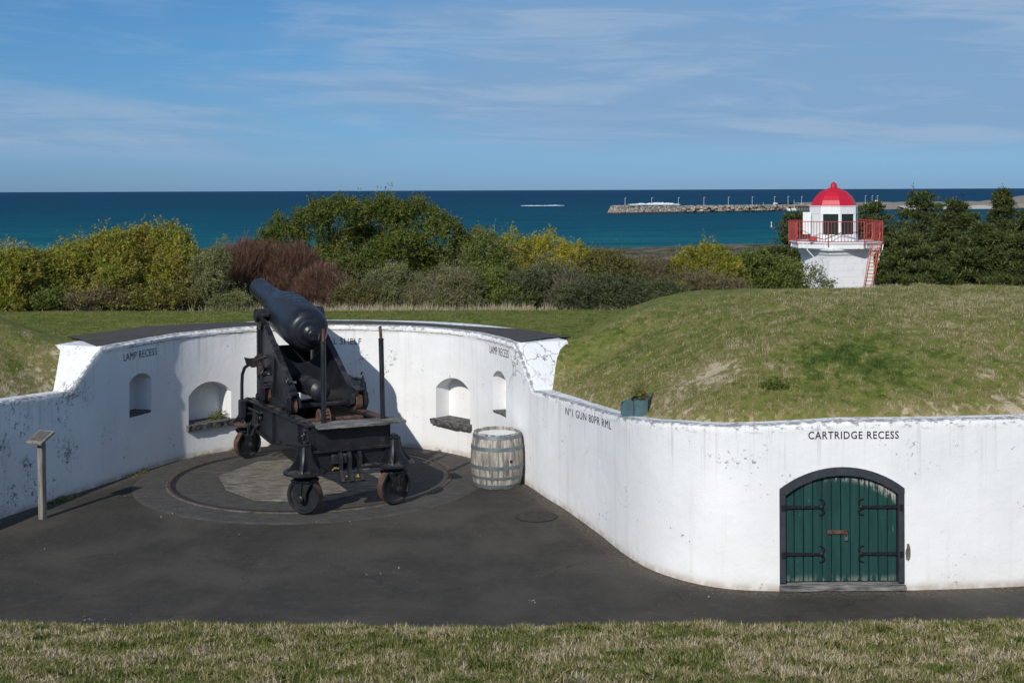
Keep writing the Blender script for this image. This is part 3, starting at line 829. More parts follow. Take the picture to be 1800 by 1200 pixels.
setb(N, b, c_, 0.5, N.bump(n1_, 0.3, 0.004), 0.35)
for side_ in (-1, 1):
    mb = MB(); nb = 6; W2 = dhw - 0.064; bw = W2 / nb
    for k in range(nb):
        x0 = side_ * (bw * k + 0.004); x1 = side_ * (bw * (k + 1) - 0.002); xa, xb = min(x0, x1), max(x0, x1); e = 0.040 + 0.003 * (k % 2)
        zz = lambda x: arch_z(x, dhw - 0.06, 0.925, 1.115) - 0.018 - (0.012 if k < 2 else 0.0)
        c8 = 0.005
        P = []
        for (xx, ee) in ((xa, e + c8), (xa + c8, e), (xb - c8, e), (xb, e + c8), (xb, e + 0.035), (xa, e + 0.035)): P.append((xx, ee))
        lo = mb.pts([DP(px_, pe, 0.078) for px_, pe in P]); hi = mb.pts([DP(px_, pe, zz(px_)) for px_, pe in P])
        for q in range(6): mb.face((lo + q, lo + (q + 1) % 6, hi + (q + 1) % 6, hi + q))
        mb.face([hi + q for q in range(6)]); mb.face([lo + q for q in range(5, -1, -1)])
    door = mb.build('door', dm, wallroot, smooth=0)
    for hz in (0.80, 0.345):
        h = MB(); L = 0.385; xh = side_ * (dhw - 0.05)
        bar = [(0, -0.016), (0.36, -0.010), (0.36, 0.010), (0, 0.016)]
        h.prism([(p[0], p[1]) for p in bar], DP(xh, 0.018, hz), dtx * -side_, (0, 0, 1), don, 0.012)
        h.box(DP(side_ * (dhw - 0.035), 0.0, hz), (0.035, 0.03, 0.06), Matrix(((dtx.x, don.x, 0), (dtx.y, don.y, 0), (0, 0, 1))))
        h.lathe([(0, 0.020), (0.016, 0.020), (0.020, 0.012)], DP(xh - side_ * 0.365, 0.030, hz), -don, 12)
        for sg in (-1, 1):
            pts = []
            for q in range(8):
                a = q / 7 * math.pi * 1.05; pts.append(DP(xh - side_ * (0.345 + 0.045 * math.sin(a)), 0.025, hz + sg * (0.010 + 0.034 * (1 - math.cos(a)))))
            h.tube(pts, [0.009, 0.009, 0.009, 0.009, 0.008, 0.007, 0.006, 0.003], 6)
        for q in (0.08, 0.18, 0.28): h.lathe([(0, 0.009), (0.006, 0.008), (0.009, 0.003)], DP(xh - side_ * q, 0.018, hz), -don, 8)
        h.build('strap_hinge', M['black'], door)
    if side_ == 1:
        h = MB(); h.bbox(DP(-0.035, 0.030, 0.555), (0.20, 0.014, 0.038), 0.004); h.box(DP(0.045, 0.020, 0.553), (0.03, 0.022, 0.028))
        for q in (-0.12, -0.08, 0.03): h.lathe([(0, 0.007), (0.006, 0.004)], DP(q, 0.022, 0.555), -don, 8)
        h.build('hasp', M['rust'], door)
        h = MB(); h.bbox(DP(0.045, 0.022, 0.492), (0.030, 0.018, 0.034), 0.005); h.tube([DP(0.034, 0.02, 0.50), DP(0.034, 0.02, 0.535), DP(0.040, 0.02, 0.545), DP(0.050, 0.02, 0.545), DP(0.056, 0.02, 0.535), DP(0.056, 0.02, 0.50)], 0.0035, 6)
        h.build('padlock', M['hoop'], door)
# bare patch at the right of the frame
mb = MB(); r = random.Random(5); P = []
for k in range(16):
    a = 2 * math.pi * k / 16; q = r.uniform(0.7, 1.15); P.append((dhw + 0.03 + 0.022 * q * math.cos(a), 0.36 + 0.085 * q * math.sin(a)))
mb.prism(P, DP(0, 0.0, 0), dtx, (0, 0, 1), -don, 0.012)
mb.build('bare_patch', M['stone'], wallroot, smooth=0)

def hz(x, y): return float(height(np.array([x]), np.array([y]))[0])


# apron of asphalt on top of the tall wall
ap_out = [(118, 592), (200, 580), (277, 571.5), (360, 567), (440, 565), (520, 563), (580, 562.5), (640, 563), (700, 565), (760, 568), (800, 571), (850, 574), (900, 577), (960, 584), (1004, 591)]
op = [ground(p[0], p[1], TALL) for p in ap_out]
ni = 60; inn = [wpoint(SB_ + (SC_ - SB_) * k / ni, TALL + 0.008, -(0.085 + 0.035 * (vnoise(np.array([k * 1.0]), np.array([1.0]), 0.7, 40)[0]))) for k in range(ni + 1)]
outp = []
ol = [0.0]
for p, q in zip(op, op[1:]): ol.append(ol[-1] + (q - p).length)
for k in range(ni + 1):
    t = ol[-1] * k / ni; j = max(i for i in range(len(ol)) if ol[i] <= t + 1e-9); j = min(j, len(op) - 2); u = (t - ol[j]) / (ol[j + 1] - ol[j]); p = op[j].lerp(op[j + 1], u); p.z = TALL + 0.006
    p.z = max(TALL - 0.02, min(TALL + 0.02, hz(p.x, p.y) + 0.012)) if True else 0
    outp.append(p)
mb = MB()
for k in range(ni + 1):
    mb.pts([inn[k] - Vector((0, 0, 0.03)), inn[k], inn[k].lerp(outp[k], 0.5) + Vector((0, 0, 0.02)), outp[k], outp[k] - Vector((0, 0, 0.04))])
for k in range(ni):
    for q in range(4): mb.face((k * 5 + q, k * 5 + q + 1, k * 5 + q + 6, k * 5 + q + 5))
tag(mb.build('path', M['slab'], None, smooth=50), 'narrow asphalt path on top of the tall curved wall', 'path', kind='structure')
# ------------------------------------------------------------------ turntable ring
CC = Vector((-2.725, 16.94, 0)); RR = 1.86


def ringmesh(name, rows, mat, n=120, parent=None, smooth=30):
    mb = MB(); mb.lathe([(z, r) for r, z in rows], (CC.x, CC.y, 0), (0, 0, 1), n, closed=True); return mb.build(name, mat, parent, smooth)


racer = empty('circular_track', (CC.x, CC.y, 0)); tag(racer, 'rusty iron ring track set in the floor under the cannon', 'rail')
o = ringmesh('iron_ring', [(RR - 0.012, 0.006), (RR - 0.012, 0.018), (RR + 0.022, 0.018), (RR + 0.022, 0.006)], M['rust']); o.parent = racer; o.location = (-CC.x, -CC.y, 0)
o = ringmesh('groove', [(RR - 0.075, 0.009), (RR - 0.075, 0.0115), (RR - 0.012, 0.0115), (RR - 0.012, 0.009)], M['black']); o.parent = racer; o.location = (-CC.x, -CC.y, 0)
o = ringmesh('kerb_ring', [(RR + 0.024, 0.003), (RR + 0.024, 0.020), (RR + 0.042, 0.019), (RR + 0.046, 0.003)], M['joint']); o.parent = racer; o.location = (-CC.x, -CC.y, 0)
fl2 = MB(); fl2.lathe([(-0.012, 2.34), (0.001, 2.28), (0.008, 1.95), (0.008, 0.0)], (CC.x, CC.y, 0), (0, 0, 1), 96)
tag(fl2.build('paving', M['slab'], None, 0), 'round paved floor inside the track', 'paving', kind='structure')
mb = MB()
for a in (0.3, 1.1, 2.2, 2.9, 3.7, 4.6, 5.5):
    p = CC + Vector((math.cos(a), math.sin(a), 0)) * 1.2; mb.box((p.x, p.y, 0.0085), (1.15, 0.008, 0.004), Matrix.Rotation(a, 3, 'Z'))
    pass
tag(mb.build('paving_joint', M['joint'], None, 0), 'pale mortar joints in the round paving', 'paving', kind='structure')
mb = MB(); P = []
for k, (a, r_) in enumerate([(178, 1.27), (215, 1.22), (248, 1.36), (285, 1.40), (320, 1.22), (0, 1.2), (45, 1.3), (90, 1.25), (135, 1.3)]):
    P.append((r_ * math.cos(R(a)), r_ * math.sin(R(a))))
mb.prism(P, (CC.x, CC.y, 0.0), (1, 0, 0), (0, 1, 0), (0, 0, 1), 0.022)
tag(mb.build('stone_base', M['stone'], None, 0), 'worn grey stone pivot base under the cannon', 'stone')

# drain cover on the floor beside the barrel
p = ground(943, 907); dr = MB(); dr.lathe([(0.0, 0.25), (0.004, 0.25), (0.006, 0.22), (0.003, 0.215), (0.003, 0.0)], (p.x, p.y, 0), (0, 0, 1), 40)
dc_ = dr.build('drain_cover', mat_plain('dark_cover', (0.062, 0.055, 0.045, 1), .9, .2, 14, .2), None, 30); tag(dc_, 'round drain cover flush with the asphalt in front of the barrel', 'drain cover')

exec_gun = True
# ------------------------------------------------------------------ the cannon
gd = Vector((-0.405, 0.914, 0)).normalized()
gun = empty('cannon', (CC.x, CC.y, 0), math.atan2(gd.y, gd.x))
tag(gun, 'black iron fortress cannon on a wheeled slide carriage aimed out to sea', 'cannon')
X_, Y_, Z_ = Vector((1, 0, 0)), Vector((0, 1, 0)), Vector((0, 0, 1))
th = R(6.9); bax = Vector((math.cos(th), 0, math.sin(th))); b0 = Vector((-0.16, 0, 1.935))
prof = [(0, 0), (0, .07), (.012, .082), (.10, .085), (.115, .105), (.125, .118), (.165, .125), (.18, .118), (.185, .16), (.20, .185), (.235, .195), (.25, .20), (.262, .235), (.29, .262), (.35, .288), (.42, .304), (.52, .313), (.62, .316),
        (1.40, .316), (1.43, .312), (1.48, .296), (1.55, .288), (1.75, .268), (1.95, .235), (2.02, .220), (2.04, .200), (2.08, .190), (2.5, .176), (3.0, .158), (3.22, .152), (3.26, .158), (3.36, .158), (3.38, .150), (3.38, .085), (3.0, .08), (3.0, 0)]
mb = MB(); mb.lathe(prof, b0, bax, 64); barrel = mb.build('barrel', M['gun'], gun, 28)
mb = MB(); up = bax.cross(Y_) * -1
Rb = Matrix((bax, Y_, up)).transposed()
mb.bbox(b0 + bax * -0.03, (0.10, 0.105, 0.12), 0.02, Rb); mb.bbox(b0 + bax * 0.03, (0.03, 0.16, 0.05), 0.01, Rb)
mb.build('cascabel', M['gun'], barrel, 30)
tz = b0 + bax * 1.40
mb = MB(); mb.lathe([(-0.50, 0), (-0.50, 0.085), (-0.49, 0.095), (0.49, 0.095), (0.50, 0.085), (0.50, 0)], tz, Y_, 24); mb.build('trunnion', M['iron'], barrel, 30)
mb = MB(); mb.bbox(b0 + bax * 0.95 + up * 0.315, (0.10, 0.05, 0.03), 0.01, Rb); 
mb.build('sight_block', M['irond'], barrel, 30)


def railz(x): return 1.065 - (x + 1.85) * 0.0605     # top of the slide girders


def rivet(mb, p, nrm, r=0.012):
    mb.lathe([(0, r), (r * 0.5, r * 0.8), (r * 0.8, 0)], p, nrm, 6)


for sg in (1, -1):
    # carriage cheek: bracket plate with flanged edges and rivets
    y0 = sg * 0.345; out = Y_ * sg
    poly = [(-0.80, railz(-.8) + .10), (-0.78, railz(-.8) + .20), (0.98, 1.99), (1.04, 2.02), (1.10, 1.985), (1.36, 1.985), (1.42, 2.02), (1.46, 1.95), (1.46, railz(1.46) + .02), (-0.55, railz(-.55) + .04)]
    mb = MB(); mb.prism(poly, (0, y0, 0), X_, Z_, out, 0.028)
    def strip(a, b, w, t, off=0.028):
        a = Vector((a[0], 0, a[1])); b = Vector((b[0], 0, b[1])); d_ = (b - a).normalized(); n_ = Vector((-d_.z, 0, d_.x)); L_ = (b - a).length
        mb.prism([(0, 0), (L_, 0), (L_, w), (0, w)], Vector((a.x, y0, a.z)) + out * off, d_, n_ * -1, out, t)
    strip((-0.78, railz(-.8) + .20), (0.98, 1.99), 0.07, 0.05); strip((1.46, 1.95), (1.46, railz(1.46) + .02), -0.07 * -1, 0.05)
    strip((-0.55, railz(-.55) + .11), (1.40, railz(1.4) + .10), 0.08, 0.05); strip((0.40, 1.68), (0.55, railz(.5) + .1), -0.05, 0.035)
    mb.bbox((1.23, y0 + sg * 0.03, 2.115), (0.36, 0.11, 0.05), 0.02); mb.lathe([(0, .135), (.07, .135), (.075, .12)], (1.23, y0 + sg * 0.02, 2.03), out, 20)
    for k in range(15):
        t = k / 14; rivet(mb, Vector((-0.70 + 1.62 * t, y0, 1.22 + 0.715 * t)) + out * 0.078, out)
        rivet(mb, Vector((1.425, y0, 1.0 + 0.9 * t)) + out * 0.078, out); rivet(mb, Vector((-0.4 + 1.7 * t, y0, railz(-0.4 + 1.7 * t) + 0.065)) + out * 0.078, out)
    cheek = mb.build('carriage_cheek', M['iron'], gun, 30)
    for ax_ in (-0.70, 0.78):
        z = railz(ax_) + 0.115
        mb = MB(); mb.lathe([(-0.045, 0), (-0.045, 0.095), (-0.04, 0.108), (0.04, 0.108), (0.045, 0.095), (0.045, 0)], (ax_, sg * 0.435, z), Y_, 28); mb.build('roller', M['rust'], cheek, 30)
        mb = MB(); hp = [(-0.16, -0.03), (-0.12, -0.10), (0.12, -0.10), (0.16, -0.03), (0.15, 0.14), (0.07, 0.17), (0.03, 0.30), (-0.03, 0.30), (-0.07, 0.17), (-0.15, 0.14)]
        mb.prism(hp, (ax_, sg * 0.49, z), X_, Z_, out, 0.03); mb.prism([(p[0] * .8, p[1] * .8 + .01) for p in hp], (ax_, sg * 0.52, z), X_, Z_, out, 0.022)
        mb.bbox((ax_, sg * 0.44, z + 0.165), (0.26, 0.13, 0.03), 0.008); mb.lathe([(0, .05), (.035, .05), (.045, .03)], (ax_, sg * 0.54, z), out, 14)
        mb.tube([(ax_, sg * .52, z + .27), (ax_ + .02, sg * .42, z + .30), (ax_, sg * .38, z + .30)], 0.02, 8)
        mb.tube([(ax_ + 0.045 * math.cos(a), sg * 0.50, z + 0.335 + 0.045 * math.sin(a)) for a in [2 * math.pi * q / 12 for q in range(13)]], 0.010, 6, False)
        mb.build('roller_bracket', M['iron'], cheek, 30)
# transoms between the cheeks
mb = MB(); P = [(-0.34, 1.08), (0.34, 1.08)]
for k in range(13):
    y = 0.34 - 0.68 * k / 12; P.append((y, 1.48 + 0.30 * (abs(y) / 0.34) ** 2.2))
mb.prism(P, (0.52, 0, 0), Y_, Z_, X_, 0.03); mb.prism([(-.34, 1.10), (.34, 1.10), (.34, 1.16), (-.34, 1.16)], (0.45, 0, 0), Y_, Z_, X_, 0.07)
for k in range(9): rivet(mb, Vector((0.52, -0.3 + 0.075 * k, 1.40 + .15 * (abs(-.3 + .075 * k) / .34) ** 2)), -X_, 0.010)
mb.build('transom', M['iron'], gun, 30)
mb = MB(); mb.bbox((-0.55, 0, railz(-.5) + 0.10), (0.12, 0.70, 0.05), 0.01); mb.build('tie_bar', M['iron'], gun, 30)
mb = MB(); mb.bbox((1.30, 0, 1.3), (0.03, 0.66, 0.7), 0.01); mb.build('front_plate', M['iron'], gun, 30)
mb = MB(); c0 = Vector((-0.62, 0.03, 1.255)); ax3 = Vector((1, 0, -0.02)).normalized()
mb.lathe([(0, 0), (0.0, .05), (.02, .09), (.035, .11), (.05, .135), (.09, .135), (.10, .12), (.70, .12), (.72, .135), (.76, .135), (.78, .10), (1.1, .10), (1.1, 0)], c0, ax3, 32); mb.build('recoil_cylinder', M['iron'], gun, 30)
mb = MB(); mb.lathe([(-0.07, 0), (-.07, .135), (-.06, .145), (-.05, .135), (-.05, .10), (.05, .10), (.05, .135), (.06, .145), (.07, .135), (.07, 0)], (-0.98, 0.10, 0.955), Y_, 26)
for k in range(16):
    a = 2 * math.pi * k / 16; mb.box((-0.98 + .12 * math.cos(a), 0.10, 0.955 + .12 * math.sin(a)), (0.022, 0.10, 0.030), Matrix.Rotation(-a, 3, 'Y'))
mb.tube([(-.98, -.42, .955), (-.98, .42, .955)], 0.03, 10); mb.build('winding_gear', M['rust'], gun, 30)
# slide girders
for sg in (1, -1):
    yy = sg * 0.47; out = Y_ * sg; mb = MB()
    P = [(-1.85, railz(-1.85) - .02), (1.72, railz(1.72) - .02), (1.72, .56), (1.25, .52), (0.12, .50), (-0.05, .51), (-1.15, .69), (-1.85, .70)]
    mb.prism(P, (0, yy - 0.014, 0), X_, Z_, Y_, 0.028)
    a0, a1 = Vector((-1.87, yy, railz(-1.87))), Vector((1.74, yy, railz(1.74)))
    for (p, q, wd_, t_) in ((a0, a1, 0.16, 0.022), (Vector((1.25, yy, .515)), Vector((1.72, yy, .555)), 0.13, 0.02), (Vector((-0.05, yy, .50)), Vector((1.25, yy, .50)), 0.13, 0.02), (Vector((-1.15, yy, .685)), Vector((-0.05, yy, .50)), 0.13, 0.02), (Vector((-1.85, yy, .695)), Vector((-1.15, yy, .685)), 0.13, 0.02)):
        d_ = (q - p).normalized(); n_ = Y_.cross(d_) * -1
        mb.prism([(0, -wd_ / 2), ((q - p).length, -wd_ / 2), ((q - p).length, wd_ / 2), (0, wd_ / 2)], p, d_, Y_, n_ * (1 if n_.z < 0 else -1), t_)
    for x in (-1.78, -1.30, 0.10, 1.2, 1.66):
        zt = railz(x) - .03; zb = float(np.interp(x, [-1.85, -1.15, -.05, .12, 1.25, 1.72], [.72, .71, .53, .52, .54, .58]))
        mb.box((x, yy + sg * 0.03, (zt + zb) / 2), (0.05, 0.04, zt - zb))
        for q in range(6): rivet(mb, Vector((x, yy + sg * 0.05, zb + (zt - zb) * (q + .5) / 6)), out, .010)
    for k in range(46):
        x = -1.80 + 3.48 * k / 45; rivet(mb, Vector((x, yy + sg * 0.014, railz(x) - .045)), out, .009)
    for (x, z) in ((-1.52, .89), (0.85, .72)):
        mb.tube([(x + 0.05 * math.cos(a), yy + sg * 0.035, z + 0.05 * math.sin(a)) for a in [2 * math.pi * q / 16 for q in range(17)]], 0.011, 6, False); mb.lathe([(0, .03), (.03, .02)], (x, yy + sg * .014, z + .05), out, 10)
    gird = mb.build('slide_rail', M['iron'], gun, 30)
    mb = MB(); mb.prism([(0, -.045), (3.5, -.045), (3.5, .045), (0, .045)], Vector((-1.8, yy - sg * .015, railz(-1.8) + .001)), (a1 - a0).normalized(), Y_, Z_, 0.012); mb.build('wear_strip', M['irond'] if sg > 0 else M['rust'], gird, 0)
# cross members
for (x, z0, z1) in ((-1.83, .50, 1.03), (-0.2, .56, .80), (1.60, .48, .80)):
    mb = MB(); mb.box((x, 0, (z0 + z1) / 2), (0.03, 0.91, z1 - z0)); mb.box((x - .03, 0, z0 + .012), (0.12, 1.0, 0.024)); mb.box((x - .03, 0, z1 - .012), (0.10, .90, 0.02))
    if x < -1:
        mb.box((x - .035, 0, .745), (0.09, 1.06, 0.022))
        for k in range(10): rivet(mb, Vector((x - .015, -.42 + .093 * k, .79)), -X_, .010)
    mb.build('cross_beam', M['iron'] if x > -1 else M['iron'], gun, 30)
# hooked arms hanging from the rear beam
mb = MB(); hk = [(0, 0.02), (-0.02, -0.10), (-0.08, -0.20), (-0.15, -0.235), (-0.19, -0.20), (-0.15, -0.16), (-0.10, -0.08), (-0.10, 0.06), (-0.05, 0.12), (0, 0.12)]
for y in (0.13, 0.02, -0.11): mb.prism(hk, (-1.86, y, 0.60), X_, Z_, Y_, 0.04)
mb.bbox((-1.99, 0.02, .385), (0.08, 0.30, 0.03), 0.01); mb.bbox((-1.90, 0.16, .64), (0.06, 0.20, 0.12), 0.03); mb.bbox((-1.92, -.22, .54), (0.14, 0.26, 0.04), 0.01)
mb.build('towing_hook', M['irond'], gun, 30)
r = random.Random(3); mb = MB()
for k in range(26):
    y = r.choice([r.uniform(.16, .27), r.uniform(-.10, -.02), r.uniform(.08, .12)]); q = r.uniform(.012, .028); mb.bbox((-1.95 + r.uniform(-.02, .02), y, (.515 if y > .13 else .41) + r.uniform(0, .03)), (q, q * 1.4, q * .7), .005, Matrix.Rotation(r.uniform(0, 3), 3, 'Z'))
mb.build('lichen', mat_plain('yellow_lichen', (0.42, 0.28, 0.04, 1), 0.9, 0.2, 30), gun, 0)['kind'] = 'stuff'
# casters
for (ax_, ly) in ((-1.865, 0.575), (-1.865, -0.545), (1.56, 0.54), (1.56, -0.54)):
    ctr = Vector((ax_, ly, 0)); rad = ctr.normalized()
    if ax_ < 0 and ly > 0: rad = Matrix.Rotation(R(-27), 3, 'Z') @ rad
    tan = Z_.cross(rad); big_ = 1.0 if ax_ < 0 else 0.92
    mb = MB(); mb.lathe([(.425, 0), (.425, .07), (.44, .11), (.475, .17), (.50, .235), (.505, .258), (.53, .258), (.54, .24), (.56, .085), (.60, .070), (.84, .060), (.86, .055), (.86, 0)], ctr, Z_, 28)
    if ax_ > 0: mb.box((ax_ - .02, ly * .92, .60), (0.22, .14, .16))
    for k in range(6):
        a = 2 * math.pi * k / 6 + 0.35; dv = rad * math.cos(a) + tan * math.sin(a); tv = Z_.cross(dv)
        rp = [(.05, .54), (.225, .54), (.215, .565), (.165, .61), (.125, .67), (.095, .75), (.080, .83), (.05, .83)]
        mb.prism(rp, ctr - tv * 0.011, dv, Z_, tv, 0.022)
    for k in range(10):
        a = 2 * math.pi * k / 10; rivet(mb, ctr + Vector((.19 * math.cos(a), .19 * math.sin(a), .545)), Z_, .012)
    mb.bbox(ctr + Vector((0, 0, .845)), (0.15, 0.13, 0.03), .01); mb.lathe([(0, .03), (.03, .028)], ctr + Vector((0, 0, .86)), Z_, 6)
    cast = mb.build('caster_bracket', M['irond'] if ax_ > 0 else M['iron'], gun, 30)
    mb = MB()
    for s_ in (-1, 1):
        fp = [(-.15, .425), (.15, .425), (.10, .36), (.062, .28), (.060, .215), (.04, .175), (0, .160), (-.04, .175), (-.060, .215), (-.062, .28), (-.10, .36)]
        mb.prism(fp, ctr + rad * (s_ * 0.078 - 0.011), tan, Z_, rad, 0.022); mb.lathe([(0, .042), (.035, .040), (.045, .025)], ctr + rad * s_ * .089 + Z_ * .215, rad * s_, 16)
        mb.prism([(-.012, .26), (.012, .26), (.016, .42), (-.016, .42)], ctr + rad * (s_ * .089), tan, Z_, rad * s_, .022)
    mb.bbox(ctr + Z_ * .425, (0.25, 0.25, 0.03), .01, Matrix((tan, rad, Z_)).transposed()); mb.build('caster_fork', M['iron'], cast, 30)
    RW = .218 * big_ if ax_ < 0 else .20
    mb = MB(); wz = ctr + Z_ * (RW + .026)
    mb.lathe([(-.062, 0), (-.062, .045), (-.030, .055), (-.022, .12), (-.030, RW - .045), (-.052, RW - .035), (-.055, RW - .008), (-.048, RW), (.048, RW), (.055, RW - .008), (.052, RW - .035), (.030, RW - .045), (.022, .12), (.030, .055), (.062, .045), (.062, 0)], wz, rad, 40, mats=[0] * 7 + [1] + [0] * 7)
    mb.build('caster_wheel', [M['iron'], M['rust']], cast, 30)
# standing plank, posts, traversing arm
mb = MB(); r = random.Random(8); n = 20; rows = []
for k in range(n + 1):
    y = 0.45 - 1.11 * k / n; jj = [r.uniform(-.006, .006) for _ in range(4)]; fx_ = -2.03 + jj[0] + (.02 if k > 15 else 0); bx_ = -1.72 + jj[1]
    zt = 1.075 - 0.01 * k / n
    rows.append(mb.pts([(fx_, y, zt - .035), (fx_ - .003, y, zt - .006), (fx_ + .01, y, zt + jj[2] * .4), (bx_, y, zt + jj[3] * .4), (bx_, y, zt - .035)]))
for a, b in zip(rows, rows[1:]):
    for q in range(5): mb.face((a + q, a + (q + 1) % 5, b + (q + 1) % 5, b + q))
mb.face([rows[0] + q for q in range(5)]); mb.face([rows[-1] + q for q in range(5)])
for y in (.3, 0, -.35, -.6):
    for x in (-1.95, -1.80): rivet(mb, Vector((x, y, 1.072)), Z_, .012)
mb.build('loading_plank', M['plank'], gun, 0)
for (y, tx_) in ((0.325, 0), (-0.43, .035)):
    mb = MB(); mb.tube([(-1.80, y, .95), (-1.80, y + tx_ * .7, 2.04)], 0.031, 14); mb.tube([(-1.80, y + tx_ * .7, 2.04), (-1.80, y + tx_ * .7, 2.055)], .035, 14); pst = mb.build('hand_post', M['iron'], gun, 30)
    mb = MB(); mb.tube([(-1.80, y + tx_ * .7, 2.05), (-1.80, y + tx_, 2.21)], [.020, .018], 10); mb.build('post_tip', M['rust'], pst, 30)
mb = MB(); mb.tube([(1.35, .66, .72), (1.35, .66, 1.12), (1.34, .655, 1.26), (1.30, .63, 1.36), (1.22, .57, 1.42), (1.1, .50, 1.44)], .024, 10); mb.build('curved_pipe', M['iron'], gun, 40)
mb = MB(); mb.bbox((1.35, .655, .77), (0.16, .09, .26), .015); mb.box((1.35, .58, .70), (.10, .12, .03)); mb.build('pipe_box', M['iron'], gun, 30)
mb = MB(); A = Vector((1.15, .48, 1.42))
mb.prism([(-.02, -.05), (.10, -.06), (.17, -.01), (.20, .09), (.13, .07), (.06, .07), (.02, .11), (-.06, .12), (-.02, .03)], (1.10, .47, 1.44), Y_, Z_, X_, .06); mb.tube([(1.1, .38, 1.33), (1.12, .52, 1.48), (1.1, .36, 1.53)], .03, 8)
mb.prism([(-.10, 0), (.10, -.02), (.08, .14), (-.05, .12)], (1.02, .44, 1.30), X_, Z_, Y_, .06); mb.lathe([(0, .05), (.08, .05), (.1, .03)], (1.05, .40, 1.36), Y_, 12)
mb.build('brake_lever', M['irond'], gun, 30)
mb = MB(); 
for (x, z, l_) in ((1.15, .66, .25), (1.45, .60, .22), (.95, .60, .16)): mb.tube([(x, .50, z), (x + .08, .56 , z - .08), (x + .04, .60, z - l_)], .022, 8)
mb.tube([(.7, .55, .80), (1.5, .57, .76)], .018, 8); mb.bbox((1.05, .53, .66), (.14, .08, .22), .03); mb.tube([(1.15, .62, .60), (1.15, .62, .42)], .012, 8); mb.bbox((1.15, .62, .42), (.04, .05, .03), .01)
mb.build('traversing_gear', M['irond'], gun, 30)

# ------------------------------------------------------------------ barrel
bp = ground(874, 850); br = empty('wooden_barrel', bp); tag(br, 'weathered oak barrel with grey hoops standing against the white wall', 'barrel')
mb = MB(); HB = .70; nst = 26
def rad_b(t): return .305 + .045 * (1 - (2 * t - 1) ** 2)
rows = []; r = random.Random(2); widths = [r.uniform(.7, 1.3) for _ in range(nst)]; tot = sum(widths); ang = [0]
for w_ in widths: ang.append(ang[-1] + 2 * math.pi * w_ / tot)
for k in range(nst):
    a0, a1 = ang[k] + .006, ang[k + 1] - .006; rr_ = r.uniform(-.002, .002); tp = r.uniform(-.006, .006)
    cols = []
    for a in (a0, (a0 + a1) / 2, a1):
        cols.append(mb.pts([((rad_b(t) + rr_) * math.cos(a), (rad_b(t) + rr_) * math.sin(a), HB * t + (tp if t == 1 else 0)) for t in [i / 10 for i in range(11)]] + [((rad_b(1) - .022) * math.cos(a), (rad_b(1) - .022) * math.sin(a), HB + tp), ((rad_b(.93) - .024) * math.cos(a), (rad_b(.93) - .024) * math.sin(a), HB * .93)]))
    for A, B in zip(cols, cols[1:]):
        for q in range(12): mb.face((A + q, B + q, B + q + 1, A + q + 1))
    for (A, flip) in ((cols[0], 0), (cols[2], 1)):      # sides of the stave, so the gap reads dark
        q2 = mb.pts([((rad_b(t) - .02) * math.cos(a0 if not flip else a1), (rad_b(t) - .02) * math.sin(a0 if not flip else a1), HB * t) for t in [i / 10 for i in range(11)]])
        for q in range(10): mb.face((A + q, A + q + 1, q2 + q + 1, q2 + q))
mb.build('stave', M['barrel'], br, 40, fix=False)
for (t0, t1) in ((.01, .075), (.16, .215), (.36, .425), (.64, .705), (.80, .86), (.915, .975)):
    if t0 in (.16, .80): 
        if t0 == .80: continue
        t0, t1 = .175, .225
    if t0 == .64: t0, t1 = .70, .77
    mb = MB(); mb.lathe([(HB * t0, rad_b(t0) - .004), (HB * t0, rad_b(t0) + .005), (HB * t1, rad_b(t1) + .005), (HB * t1, rad_b(t1) - .004)], (0, 0, 0), Z_, 48, closed=True)
    rivet(mb, Vector((.27, -.22, HB * (t0 + t1) / 2)), Vector((.7, -.7, 0)), .01); mb.build('hoop', M['hoop'], br, 40)
mb = MB(); mb.lathe([(HB * .93, 0), (HB * .93, .285), (HB * .945, .285), (HB * .945, 0)], (0, 0, 0), Z_, 40); mb.build('lid', M['white'], br, 30)
a = math.atan2(-1, .62); mb = MB(); mb.lathe([(0, .018), (.004, .022), (.006, 0)], (rad_b(.5) * math.cos(a), rad_b(.5) * math.sin(a), HB * .51), (math.cos(a), math.sin(a), 0), 14); mb.build('bung_hole', M['black'], br, 30)

# ------------------------------------------------------------------ sign post
sp_ = ground(75, 911); so = empty('sign_post', sp_, R(-24)); tag(so, 'grey timber post with a small tilted reading board beside the left wall', 'sign post')
mb = MB(); mb.bbox((0, 0, .45), (.075, .075, .92), .008); mb.build('post', M['post'], so, 30).rotation_euler.y = R(-1.0)
rt = Matrix.Rotation(R(26), 3, 'X')
mb = MB(); mb.bbox((-.01, -.02, .965), (.235, .25, .035), .006, rt); mb.build('reading_board', M['post'], so, 30)
mb = MB(); mb.bbox((-.01, -.022, .988), (.175, .18, .006), .002, rt); mb.build('sign_plate', mat_plain('aged_plate', (0.115, 0.105, 0.095, 1), .6, .15, 20), so, 0)

# ------------------------------------------------------------------ planter on the mound
def hz(x, y): return float(height(np.array([x]), np.array([y]))[0])


